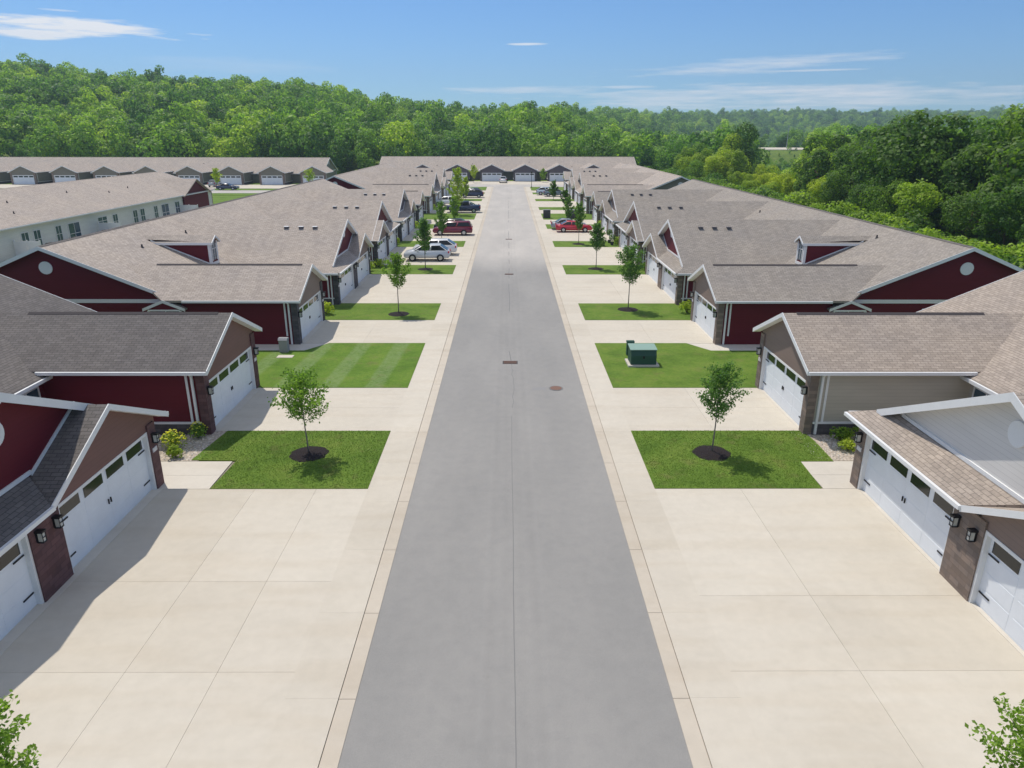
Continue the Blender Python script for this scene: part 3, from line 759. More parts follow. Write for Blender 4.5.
        w = MB(); w.pv([(uc - .95, 2.36), (uc + .95, 2.36), (uc + .6, 2.62), (uc, 2.84), (uc - .6, 2.62)], va + .02, va + .08); s.part('porch_gable', w, 'siding_red', ro)
        s.window(uc, v0 - .04, 1.1, 2.15, .8, axis='v')
    def pipes(s, pts):
        for u, v in pts:
            z = s.zmain(u); m = MB(); m.tube([(u, v, z - .1), (u, v, z + .22)], [.06, .06], 8); m.tube([(u, v, z - .02), (u, v, z + .05)], [.13, .08], 8); s.part('vent_pipe', m, 'iron', s.ro)

RIGHT = lambda u, v, z: (u, v, z)
LEFT = lambda u, v, z: (-u, v, z)
G_ROW = 'single storey townhouse buildings along the street'
def bld(*a, **k):
    v = k.pop('vent', ('flashing', 'flashing')); b = Building(*a, **k); b.ventm, b.ventc = v; return b

b = bld('townhouse_building', 'nearest left building, dark grey shingles, maroon upper gable and taupe piers in painted shade', LEFT, (16, 22), 'shingle_dark', stone='stone_taupe_shaded', gab='siding_taupe_shaded', group=G_ROW)
b.RZ = 6.45; b.main(9.5, 34.9); b.cluster(17.0, 1, 'siding_red'); b.garage2(30.95); b.court(23.5, 27.8, -1)
b.pipes([(24, 26)])
b = bld('townhouse_building', 'nearest right building, warm tan shingles, cream and pale grey siding, taupe stone piers', RIGHT, (16, 22), 'shingle_warm', stone='stone_taupe', gab='siding_taupe', side='siding_cream', group=G_ROW)
b.RZ = 6.45; b.main(9.5, 34.9, 'siding_cream', 'siding_cream'); b.cluster(17.0, -1, 'siding_grey'); b.garage2(30.95); b.court(23.5, 27.8, -1)
b = bld('townhouse_building', 'long middle building left of the road, maroon gable end, dormer and white capped roof vents', LEFT, (16, 75), 'shingle_tan', zs=.955, gab='siding_taupe', group=G_ROW, stone='stone_dark', vent=('flashing', 'white'))
b.main(42.3, 109.0); b.garage2(44.6, base=False); b.cluster(58.5, 1, 'siding_red'); b.cluster(75.1, -1, 'siding_red'); b.cluster(91.5, 1, 'siding_slate'); b.garage2(105.4)
b.dormer(); b.porch(42.3); b.court(48.2, 51.8); b.pipes([(25.0, 56), (24.2, 64), (22.0, 66), (24.9, 48.8), (14.9 + 7, 47.0)])
for a in (65.2, 81.9, 98.3): b.court(a, a + 3.2)
b = bld('townhouse_building', 'long middle building right of the road, maroon gable end, dormer and dark roof vents', RIGHT, (16, 75), 'shingle_grey', zs=.955, gab='siding_taupe', group=G_ROW)
b.main(42.3, 109.0); b.garage2(44.6, base=False); b.cluster(58.5, 1, 'siding_red'); b.cluster(75.1, -1, 'siding_red'); b.cluster(91.5, 1, 'siding_taupe'); b.garage2(105.4)
b.dormer(); b.porch(42.3); b.court(48.2, 51.8); b.pipes([(26.0, 50.5), (23.8, 67), (25, 72), (22, 46)])
for a in (65.2, 81.9, 98.3): b.court(a, a + 3.2)
for fn, sd_, m_ in ((LEFT, 'left', 'shingle_tan'), (RIGHT, 'right', 'shingle_tan')):
    b = bld('townhouse_building', 'farthest building on the %s side of the road, just before the cross street' % sd_, fn, (16, 140), m_, zs=.955, gab='siding_taupe', group=G_ROW, far=True)
    b.main(117.2, 167.5, 'siding_red' if sd_ == 'left' else 'siding_olive'); b.garage2(119.8); b.cluster(133.3, 1, 'siding_slate' if sd_ == 'left' else 'siding_cream'); b.cluster(149.9, -1, 'siding_slate' if sd_ == 'left' else 'siding_cream'); b.garage2(163.3)
# building closing the street
b = bld('townhouse_building', 'long building across the end of the street, its dark garage gables facing the camera', lambda u, v, z: (v, 187.4 + u, z), (16, 0), 'shingle_tan', zs=.97, gab='siding_slate', side='siding_olive', far=True, stone='stone_dark')
b.main(-36, 36, 'siding_olive', 'siding_olive')
for c in (-32, -23, -13.7, -4.4, 4.6, 13.9, 23, 32): b.garage2(c, ridge=False, spouts=False)
b.pipes([(23, -10), (24, 6), (21.5, 18), (22, -20)])
b = bld('townhouse_building', 'long building at far left with taupe garage gables, in front of the wooded hill', lambda u, v, z: (v, 171.85 + u, z), (16, -92), 'shingle_tan', zs=.99, gab='siding_olive', side='siding_olive', far=True)
b.main(-140, -48, 'siding_olive', 'siding_olive')
for i in range(9): b.garage2(-48.6 - 10.3 * i, ridge=False, spouts=False)
b.pipes([(23, -60), (24, -80), (22, -100), (23, -115)])
# building seen from its back, on the left
BB = bld('townhouse_building', 'building at left edge seen from behind, pale rear wall with white windows', lambda u, v, z: (u - 85.7, v, z), (35.7, 88), 'shingle_tan', side='siding_pale', far=True)
BB.RZ = 6.1; BB.PM = .33; BB.main(44, 124, 'siding_red', 'siding_red', win0=False)
w = MB(); w.box(35.72, 36.0, 112.5, 121.7, 0, 2.5); BB.part('side_wall', w, 'siding_red')
w = MB(); w.pu([(112.5, 2.3), (121.7, 2.3), (121.7, 3.2), (117.1, 5.1), (112.5, 3.2)], 35.75, 35.98); BB.part('gable_wall', w, 'siding_red')
w = MB()
w.slab([(29.5, 112.0, 3.1), (29.5, 117.1, 5.35), (36.4, 117.1, 5.35), (36.4, 112.0, 3.1)], .14); w.slab([(29.5, 117.1, 5.35), (29.5, 122.2, 3.1), (36.4, 122.2, 3.1), (36.4, 117.1, 5.35)], .14)
BB.part('roof', w, 'shingle_tan')
for k, (v, wd, z0, z1) in enumerate([(63.0, 1.1, .7, 2.4), (66.5, 1.1, .7, 2.4), (69.0, 1.1, .7, 2.4), (74.6, 1.1, .6, 2.4), (76.6, 1.1, .6, 2.4), (80.4, 1.0, .7, 2.4), (83.4, 2.2, .1, 2.4), (89.5, 2.0, 1.5, 2.4), (92.5, 1.1, .7, 2.4), (97.6, 1.1, .6, 2.4), (99.6, 1.1, .6, 2.4), (103.5, 1.0, .7, 2.4), (106.4, 2.2, .1, 2.4), (110.4, 1.4, .7, 2.4)]):
    BB.window(v, 35.73, z0, z1, wd, axis='u', name='patio_door' if wd > 1.8 else 'window')
BB.pipes([(32, 70), (31, 80), (33.5, 77), (30.5, 92), (32, 99), (33, 66), (31.5, 105)])
for i, (y0, side) in enumerate(((72.6, 'nearest'), (88.3, 'middle'), (111.2, 'farthest'))):
    f = empty('privacy_fence', (-48.6, y0, 0)); tag(f, '%s white privacy fence panel standing out from the pale rear wall at left' % side, 'fence', 'white privacy fences behind the back wall')
    for j in range(2):
        p = MB(); p.box(-1.2 + j * 1.3 , -.05 + j * 1.3, -.03, .03, .05, 1.85); o = p.build('fence_panel', 'white', f)
    for j in range(3):
        p = MB(); p.box(-1.3 + j * 1.3, -1.2 + j * 1.3, -.06, .06, 0, 1.95); p.build('fence_post', 'white', f)
for i, (x, y) in enumerate(((-48.6, 76.4), (-48.5, 81.0), (-48.4, 87.0), (-48.5, 98.2))):
    g_ = empty('patio_grill', (x, y, .05)); tag(g_, 'covered dark grill on the patio, %s along the pale rear wall counting from the camera' % ('first', 'second', 'third', 'fourth')[i], 'grill', 'grills on the back patios')
    m_ = MB(); m_.pu([(-.7, .5), (.7, .5), (.65, .85), (.4, 1.1), (-.4, 1.1), (-.65, .85)], -.3, .3); m_.build('hood', 'black_metal', g_)
    m_ = MB(); m_.box(-.26, .26, -.5, .5, .08, .5); m_.build('cabinet', 'iron', g_)

# ------------------------------------------------------------------ street hardware
def lawn_z(): return .075
o = empty('utility_transformer', (7.45, 37.7, .07)); tag(o, 'squat dark green electrical box with pale green lid on the lawn at right', 'utility box')
m = MB(); m.box(-.85, .85, -.7, .6, 0, .1); m.build('pad', 'concrete_pad', o)
m = MB(); m.pu([(-.55, .1), (.5, .1), (.5, .95), (-.4, .88), (-.55, .6)], -.7, .7); bo = m.build('cabinet', 'utility_green', o)
m = MB(); m.add([(-.74, -.45, .89), (.74, -.45, .89), (.74, .54, .97), (-.74, .54, .97), (-.74, -.45, .93), (.74, -.45, .93), (.74, .54, 1.01), (-.74, .54, 1.01)], [(0, 3, 2, 1), (4, 5, 6, 7), (0, 1, 5, 4), (1, 2, 6, 5), (2, 3, 7, 6), (3, 0, 4, 7)]); m.build('lid', 'utility_top', o)
m = MB(); m.box(-.05, .05, -.575, -.55, .45, .6); m.build('handle', 'black_metal', bo)
o = empty('utility_pedestal', (7.05, 39.35, .07)); tag(o, 'small green cable pedestal standing behind the green electrical box', 'utility box')
m = MB(); m.box(-.2, .2, -.15, .15, 0, .75); m.build('cabinet', 'utility_green', o); m = MB(); m.pu([(-.18, .75), (.18, .75), (.12, .85), (-.12, .85)], -.22, .22); m.build('cap', 'utility_green', o)
o = empty('utility_pedestal', (-13.1, 40.0, .07)); tag(o, 'grey cable pedestal on the lawn beside the maroon garage wall at left', 'utility box')
m = MB(); m.box(-.24, .24, -.2, .2, 0, .72); m.build('cabinet', 'utility_grey', o); m = MB(); m.pu([(-.23, .72), (.23, .72), (.12, .84), (-.12, .84)], -.27, .27); m.build('cap', 'utility_grey', o)
m = MB(); m.box(-13.2, -12.3, 38.7, 39.2, .06, .1); o = m.build('utility_vault', 'concrete_pad'); tag(o, 'flat pale concrete vault lid in the grass in front of the grey pedestal', 'utility cover')
for i, (x, y, sc) in enumerate(((9.8, 110.0, 1.0), (5.9, 110.3, .6))):
    o = empty('utility_transformer', (x, y, .07)); tag(o, ('larger' if i == 0 else 'smaller') + ' dark utility box on a far lawn strip at right beyond the red sedan', 'utility box')
    m = MB(); m.pu([(-.6 * sc, .0), (.6 * sc, .0), (.6 * sc, 1.2), (-.4 * sc, 1.2), (-.6 * sc, .9)], -.9 * sc, .9 * sc); m.build('cabinet', 'iron', o)
    m = MB(); m.box(-.95 * sc, .95 * sc, -.45 * sc, .65 * sc, 1.2, 1.26); m.build('lid', 'utility_grey', o)
o = empty('storm_grate', (.12, 38.0, .03)); tag(o, 'rectangular dark iron grate in the middle of the road', 'grate')
m = MB(); m.box(-.42, .42, -.27, .27, 0, .012); m.build('frame', 'iron', o)
m = MB()
for k in range(6): m.box(-.36, .36, -.23 + k * .085, -.19 + k * .085, .012, .022)
m.build('bars', 'rust', o)
for i, yy in enumerate((64.6, 87.5)):
    o = empty('storm_grate', (.1, yy, .03)); tag(o, ('second' if i == 0 else 'third') + ' iron grate up the road centre, small and dark beyond the nearest grate', 'grate')
    m = MB(); m.box(-.4, .4, -.25, .25, 0, .014); m.build('frame', 'iron', o)
    m = MB()
    for k in range(4): m.box(-.34, .34, -.2 + k * .11, -.14 + k * .11, .014, .024)
    m.build('bars', 'rust', o)
o = empty('manhole_cover', (2.42, 33.7, .033)); tag(o, 'round rusty manhole cover on the right lane of the road', 'manhole')
m = MB(); m.tube([(0, 0, 0), (0, 0, .012)], [.36, .36], 24); m.build('ring', 'asphalt_seam', o)
m = MB(); m.tube([(0, 0, .012), (0, 0, .02)], [.29, .29], 24); m.build('lid', 'rust', o)
# street lamp at the end of the road
o = empty('street_lamp', (5.6, 175.2, .05)); tag(o, 'thin dark lamp post on the right at the end of the road', 'street lamp')
m = MB(); m.tube([(0, 0, 0), (0, 0, .4), (0, 0, 3.3)], [.12, .06, .05], 8); m.build('post', 'black_metal', o)
m = MB(); m.tube([(0, 0, 3.3), (0, 0, 3.4), (0, 0, 3.75), (0, 0, 3.85)], [.08, .2, .26, .05], 8); m.build('lantern', 'black_metal', o)

# ------------------------------------------------------------------ cars
def car(x, y, heading, style, paintm, label, gate=False):
    """heading: direction of the nose, degrees from +X"""
    Lh = {'suv': 2.3, 'sedan': 2.35, 'van': 2.5, 'pickup': 2.8}[style]
    o = empty({'suv': 'parked_suv', 'sedan': 'parked_car', 'van': 'parked_minivan', 'pickup': 'parked_pickup'}[style], (x, y, .06), rad(heading))
    tag(o, label, {'suv': 'car', 'sedan': 'car', 'van': 'minivan', 'pickup': 'pickup truck'}[style], 'vehicles parked on the driveways')
    prof = {   # (x, z) lower body, then greenhouse
        'suv': ([(-2.25, .35), (2.2, .32), (2.3, .55), (2.22, .88), (1.15, 1.06), (-2.2, 1.08), (-2.3, .6)], [(1.35, 1.03), (.40, 1.58), (-1.25, 1.64), (-2.15, 1.05)]),
        'sedan': ([(-2.3, .3), (2.25, .28), (2.38, .5), (2.25, .76), (1.0, .92), (-1.7, .96), (-2.3, .88), (-2.38, .55)], [(1.0, .91), (.2, 1.38), (-.85, 1.41), (-1.75, .95)]),
        'van': ([(-2.45, .32), (2.35, .3), (2.5, .55), (2.35, .85), (1.5, 1.05), (-2.45, 1.08), (-2.52, .6)], [(1.5, 1.03), (.6, 1.66), (-2.1, 1.72), (-2.45, 1.07)]),
        'pickup': ([(-2.8, .45), (2.75, .42), (2.85, .7), (2.75, 1.05), (1.4, 1.15), (-2.8, 1.15), (-2.85, .7)], [(1.35, 1.14), (.7, 1.78), (-.9, 1.8), (-1.15, 1.14)])}[style]
    hw = .92
    bm = bmesh.new()
    def prism(pts, wfun, bvl):
        L_ = [bm.verts.new((px_, wfun(pz), pz)) for px_, pz in pts]; R_ = [bm.verts.new((px_, -wfun(pz), pz)) for px_, pz in pts]; n = len(pts)
        bm.faces.new(L_); bm.faces.new(R_[::-1])
        for i in range(n): bm.faces.new((L_[i], R_[i], R_[(i + 1) % n], L_[(i + 1) % n]))
    prism(prof[0], lambda z: hw - (.06 if z < .4 else 0) - (.04 if z > .85 else 0), 0)
    gw = lambda z: hw - .05 - .24 * max(0, (z - prof[1][0][1])) / (max(q[1] for q in prof[1]) - prof[1][0][1] + 1e-6)
    prism(prof[1], gw, 0)
    bmesh.ops.recalc_face_normals(bm, faces=bm.faces)
    bmesh.ops.bevel(bm, geom=list(bm.edges), offset=.05, segments=2, affect='EDGES')
    me = bpy.data.meshes.new('body'); bm.to_mesh(me); bm.free(); me.polygons.foreach_set('use_smooth', [True] * len(me.polygons)); me.materials.append(MATS[paintm])
    body = bpy.data.objects.new('body', me); COL.objects.link(body); body.parent = o
    g0, g1, g2, g3 = prof[1]
    lerp = lambda a, b, t: (a[0] + (b[0] - a[0]) * t, a[1] + (b[1] - a[1]) * t)
    for sg in (-1, 1):   # side glass in two panes
        top_f, top_b = lerp(g0, g1, .88), lerp(g3, g2, .85); bot_f, bot_b = lerp(g0, g1, .12), lerp(g3, g2, .12)
        for (ta, tb) in ((.03, .47), (.52, .96)):
            q = [lerp(bot_f, bot_b, ta), lerp(bot_f, bot_b, tb), lerp(top_f, top_b, tb), lerp(top_f, top_b, ta)]
            w = MB(); w.ext([(a, sg * (gw(b_) - .02), b_) for a, b_ in q], (0, sg * .03, 0)); w.build('side_window', 'glass_dark', o)
    for nm, (pa, pb), dx in (('windshield', (g0, g1), .02), ('rear_window', (g3, g2), -.02)):
        a = lerp(pa, pb, .12); c = lerp(pa, pb, .88); w = MB()
        w.ext([(a[0], gw(a[1]) - .1, a[1]), (a[0], -gw(a[1]) + .1, a[1]), (c[0], -gw(c[1]) + .1, c[1]), (c[0], gw(c[1]) - .1, c[1])], (dx, 0, .015)); w.build(nm, 'glass_dark', o)
    wx = {'suv': (1.42, -1.38), 'sedan': (1.42, -1.4), 'van': (1.55, -1.45), 'pickup': (1.8, -1.75)}[style]; wr = .36 if style != 'sedan' else .33
    for a in wx:
        for sg in (-1, 1):
            t = MB(); t.tube([(a, sg * (hw - .2), wr), (a, sg * (hw + .01), wr)], [wr, wr], 18); to = t.build('wheel', 'tyre', o)
            t = MB(); t.tube([(a, sg * (hw + .0), wr), (a, sg * (hw + .025), wr)], [wr * .62, wr * .55], 12); t.build('rim', 'rim', to)
    xf = prof[0][2][0]; xb = prof[0][-1][0]
    for sg in (-1, 1):
        t = MB(); t.box(xf - .16, xf - .01, *sorted((sg * .52, sg * .84)), .62, .76); t.build('headlight', 'clear_lens', o)
        t = MB(); t.box(xb + .02, xb + .14, *sorted((sg * .66, sg * .9)), .82, 1.02); t.build('tail_light', 'red_lens', o)
        t = MB(); t.box(.75, .95, *sorted((sg * .9, sg * 1.08)), prof[1][0][1] - .02, prof[1][0][1] + .12); t.build('mirror', paintm, o)
    return o
car(-8.15, 72.15, 180, 'suv', 'car_silver', 'silver white suv parked on the left driveway, nearest vehicle on that side')
car(-7.7, 75.8, 180, 'suv', 'car_white', 'white suv parked right behind the nearest silver suv on the left')
car(-7.0, 91.4, 180, 'van', 'car_maroon', 'dark maroon minivan parked on a left driveway behind a young tree')
car(-7.4, 94.8, 180, 'suv', 'car_black', 'black suv parked just beyond the maroon minivan')
car(-7.3, 118.6, 180, 'pickup', 'car_navy', 'dark blue pickup parked beside the tall pale green tree on the left')
car(-7.2, 121.6, 180, 'sedan', 'car_lightblue', 'light blue car just beyond the dark blue pickup')
car(-11.0, 130.5, 180, 'suv', 'car_white', 'white suv close to the garages, partly behind the tall pale tree on the left')
car(-7.2, 147.5, 180, 'suv', 'car_navy', 'navy suv on the farthest left driveway near the end of the road')
car(-7.6, 151.5, 180, 'suv', 'car_teal', 'grey green suv beyond the navy suv on the farthest left driveway')
car(8.6, 94.5, 0, 'sedan', 'car_red', 'bright red sedan parked on a right driveway')
car(8.1, 99.7 - 2.6, 0, 'sedan', 'car_grey', 'grey car parked just beyond the bright red sedan')
car(9.6, 150.6, 0, 'suv', 'car_teal', 'dark grey green suv on a far right driveway')
car(8.2, 154.2, 0, 'suv', 'car_lightblue', 'pale blue suv beyond the grey green suv at far right')
car(-1.3, 194.2, 90, 'suv', 'car_white', 'white car parked in front of the garages at the end of the road')
car(-63.5, 166.9, 0, 'sedan', 'car_navy', 'dark navy car on the left side street near the far garages')
car(-70.5, 177.5, 90, 'suv', 'car_grey', 'grey suv parked in front of the far left garages')
car(PARK_X - 4, PARK[1] - 12, 10, 'sedan', 'car_grey', 'tiny grey car in the distant car park among trees')
car(PARK_X + 6, PARK[1] - 4, 10, 'suv', 'car_white', 'tiny white car in the distant car park among trees')

# distant car park
m = MB(); m.box(PARK_X - 24, PARK_X + 20, PARK[1] - 30, PARK[1] + 34, PARK_Z - .5, PARK_Z); struct(m, 'car_park', 'concrete')
for px_, dy in ((-12, 20), (10, 10)):
    pass
o = empty('light_pole', (PARK_X + 3, PARK[1] + 6, PARK_Z)); tag(o, 'tall thin pole rising from the distant car park', 'pole')
m = MB(); m.tube([(0, 0, 0), (0, 0, 12)], [.22, .14], 8); m.build('post', 'rim', o); m = MB(); m.box(-1, 1, -.2, .2, 12, 12.2); m.build('lamp_head', 'rim', o)
o = empty('distant_building', (PARK_X - 18, PARK[1] + 30, PARK_Z)); tag(o, 'pale low building with flat roof beside the distant car park', 'building')
m = MB(); m.box(-9, 9, -6, 6, 0, 3.6); m.build('wall', 'siding_pale', o); m = MB(); m.box(-9.4, 9.4, -6.4, 6.4, 3.6, 4.0); m.build('roof', 'white', o)
for k in range(5):
    m = MB(); m.box(-7.6 + k * 3.4, -6 + k * 3.4, -6.04, -6.0, 1.0, 2.4); m.build('window', 'glass_blue', o)

# ------------------------------------------------------------------ vegetation
def leaves(mb, c, r, n, size, rnd, flat=.0, up=.25, skip=None):
    """n leaf quads on and just under the surface of a clump"""
    for _ in range(n):
        d = Vector((rnd.gauss(0, 1), rnd.gauss(0, 1), rnd.gauss(0, 1) + up)).normalized()
        q = rnd.uniform(.72, 1.08)
        p = Vector((c[0] + d.x * r[0] * q, c[1] + d.y * r[1] * q, c[2] + d.z * r[2] * q))
        if skip and skip(p): continue
        nn = (d + Vector((rnd.gauss(0, .45), rnd.gauss(0, .45), rnd.gauss(0, .45) + .25))).normalized()
        a = nn.orthogonal().normalized(); a = Matrix.Rotation(rnd.uniform(0, 6.28), 3, nn) @ a; b = nn.cross(a)
        s1 = size * rnd.uniform(.6, 1.25); s2 = s1 * rnd.uniform(.5, .8)
        mb.add([tuple(p - a * s1), tuple(p - b * s2), tuple(p + a * s1), tuple(p + b * s2)], [(0, 1, 2, 3)])
def crown_mb(seed, W, H, nclump, nleaf, size, low=.15, shape='round'):
    rnd = random.Random(seed); mb = MB(); cl = []
    for i in range(nclump):
        while True:
            d = Vector((rnd.gauss(0, 1), rnd.gauss(0, 1), rnd.gauss(0, .9))).normalized()
            k = rnd.uniform(.35, .82)
            x, y, z = d.x * k, d.y * k, d.z * k
            if shape == 'cone' and math.hypot(x, y) > .75 * (1 - (z + 1) / 2.3): continue
            break
        cr = rnd.uniform(.22, .46) * (1.0 if shape == 'round' else .8)
        cl.append((Vector((x * W / 2, y * W / 2, H * .5 + z * H / 2)), cr * W / 2, cr * W / 2 * rnd.uniform(.75, 1.0)))
    cl.append((Vector((0, 0, H * .5)), W * .26, H * .3))
    for i, (c, ra, rz) in enumerate(cl):
        def skip(p, i=i):
            for j, (c2, r2, z2) in enumerate(cl):
                if j != i:
                    q = p - c2
                    if (q.x / r2) ** 2 + (q.y / r2) ** 2 + (q.z / z2) ** 2 < .5: return True
            return False
        leaves(mb, c, (ra, ra, rz), int(nleaf * (ra / (W / 2)) ** 2 / nclump * 9), size, rnd, skip=skip)
    return mb
def trunk_mb(seed, h, r, W, H, limbs=6, n=7):
    rnd = random.Random(seed); mb = MB()
    pts = [(0, 0, -.4)]; x = y = 0
    for k in range(1, 6):
        x += rnd.uniform(-.03, .03) * W; y += rnd.uniform(-.03, .03) * W; pts.append((x, y, (h + H * .42) * k / 5))
    mb.tube(pts, [r * (1 - .17 * k) for k in range(6)], n)
    for k in range(limbs):
        t = rnd.uniform(.35, .8); i = int(t * 5); p = Vector(pts[i]).lerp(Vector(pts[min(i + 1, 5)]), t * 5 - i)
        a = rnd.uniform(0, 6.28); e = p + Vector((math.cos(a) * W * .33, math.sin(a) * W * .33, H * rnd.uniform(.06, .18)))
        mb.tube([tuple(p), tuple(p.lerp(e, .5) + Vector((0, 0, H * .02))), tuple(e)], [r * .38, r * .24, r * .08], 5)
    return mb

FV = []    # forest variants: crown mesh, trunk mesh
for k in range(7):
    W = (10.5, 9, 11.5, 8.5, 11, 9.5, 7)[k]; H = (11, 12, 10.5, 13, 10, 12.5, 12)[k]; h0 = 3.0
    c = crown_mb(100 + k, W, H, 18 if k != 6 else 20, 5200, .24, shape='cone' if k == 6 else 'round')
    me = bpy.data.meshes.new('crown'); me.from_pydata([(a, b_, z + .5) for a, b_, z in c.v], [], c.f); me.materials.append(MATS['leaf_mid'])
    t = trunk_mb(300 + k, h0, .28, W, H); mt = bpy.data.meshes.new('trunk'); mt.from_pydata(t.v, [], t.f); mt.materials.append(MATS['bark']); FV.append((me, mt, W, H + .5))
LOW = bpy.data.collections.new('far_crowns')   # never linked to the scene: only instanced
for k in range(5):
    W = (12, 10.5, 13, 9.5, 12)[k]; H = (11.5, 13, 11, 14.5, 12.5)[k]
    c = crown_mb(500 + k, W, H, 12, 1500, .42, shape='cone' if k == 3 else 'round')
    me = bpy.data.meshes.new('far_crown'); me.from_pydata([(a, b_, z + .4) for a, b_, z in c.v], [], c.f); me.materials.append(MATS['leaf_far'])
    LOW.objects.link(bpy.data.objects.new('far_crown', me))

def in_forest(x, y):
    if x > 50 and y < 232: return x > 48.5 + 2 * math.sin(y * .13) and y > 20
    if y >= 232 - (8 if -48 < x < -34 else 0): 
        return not (PARK_X - 30 < x < PARK_X + 26 and PARK[1] - 27 < y < PARK[1] + 34) and y > 228 + 3 * math.sin(x * .17)
    return False
rnd = random.Random(11)
cands = []
def scatter(x0, x1, y0, y1, step, minz=None):
    y = y0
    while y < y1:
        x = x0
        while x < x1:
            X = x + rnd.uniform(-.42, .42) * step; Y = y + rnd.uniform(-.42, .42) * step
            if in_forest(X, Y):
                z = hgt2(X, Y); px_, py_ = pix(X, Y, z + 8)
                if -140 < px_ < 1164: cands.append((X, Y, z, px_))
            x += step
        y += step
scatter(-420, 46, 20, 480, 6.6); scatter(46, 520, 20, 232, 5.4); scatter(46, 520, 232, 480, 6.6)
near = sorted(cands, key=lambda c: math.hypot(c[0], c[1]))
def sight_top(px_):    # keep the sight line to the car park open
    return 750 < px_ < 812
trees = []
for c in near:
    if sight_top(c[3]) and 60 < c[1] < PARK[1] - 30: 
        lim = CAMH - (16.5 / 750) * c[1]
        trees.append((*c, max(.12, min(1.0, (lim - c[2]) / 19.0))))
    elif 745 < c[3] < 815 and c[1] >= PARK[1] - 60 and c[1] < PARK[1] + 30 and abs(c[0] - PARK_X) < 60 and c[0] < PARK_X + 30: trees.append((*c, .55))
    else: trees.append((*c, 1.0))
indiv = trees[:290]; rest = trees[290:]
REG = {'right': 'woods behind the right hand buildings', 'end': 'woods behind the building closing the street', 'left': 'hillside woods behind the far left building'}
TONE = {'leaf_dark': 'dark green', 'leaf_mid': 'mid green', 'leaf_bright': 'bright yellow green'}
for i, (x, y, z, px_, lim) in enumerate(indiv):
    nv = noise.noise(Vector((x * .035, y * .035, 3.3))) + rnd.uniform(-.22, .22)
    if x > 46 and px_ > 800: nv -= .16
    tone = 'leaf_dark' if nv < -.08 else ('leaf_mid' if nv < .24 else 'leaf_bright')
    if 560 < px_ < 830 and rnd.random() < .45: tone = 'leaf_bright'
    k = rnd.randrange(7); me, mt, W, H = FV[k]
    sc = (rnd.uniform(.65, 1.1) if rnd.random() < .75 else rnd.uniform(1.1, 1.4)) if lim == 1.0 else rnd.uniform(.85, 1.15) * lim
    if x > 45 and x < 56: sc *= .72
    reg = 'right' if (x > 48 and y < 232) or x > 60 else ('left' if x < -50 else 'end')
    o = empty('forest_tree', (x, y, z), rnd.uniform(0, 6.28)); o.scale = (sc * rnd.uniform(.9, 1.15), sc * rnd.uniform(.9, 1.15), sc)
    tag(o, '%s broadleaf tree standing in the %s' % (TONE[tone], REG[reg]), 'tree', '%s trees in the %s' % (TONE[tone], REG[reg]))
    c = bpy.data.objects.new('crown', me); COL.objects.link(c); c.parent = o
    c.material_slots[0].link = 'OBJECT'; c.material_slots[0].material = MATS[tone]
    t = bpy.data.objects.new('trunk', mt); COL.objects.link(t); t.parent = o
print('forest individuals', len(indiv), 'rest', len(rest))
cands = []
def scatter_far(y0, y1, step):
    y = y0
    while y < y1:
        x = -.85 * y
        while x < .9 * y:
            X = x + rnd.uniform(-.45, .45) * step; Y = y + rnd.uniform(-.45, .45) * step
            if Y > 480 or X > 520 or X < -420:
                z = hgt2(X, Y); p = pix(X, Y, z + 10); p0 = pix(X, Y, z)
                px2 = p[0]
                yr = np.interp(px2, YR_PX, YR_V)
                if -160 < px2 < 1184 and Y < yr * 1.12: cands.append((X, Y, z, px2, 1.0))
            x += step
        y += step
scatter_far(440, 700, 8.5); scatter_far(700, 1700, 13.0)
rest += cands
print('stuff trees', len(rest))
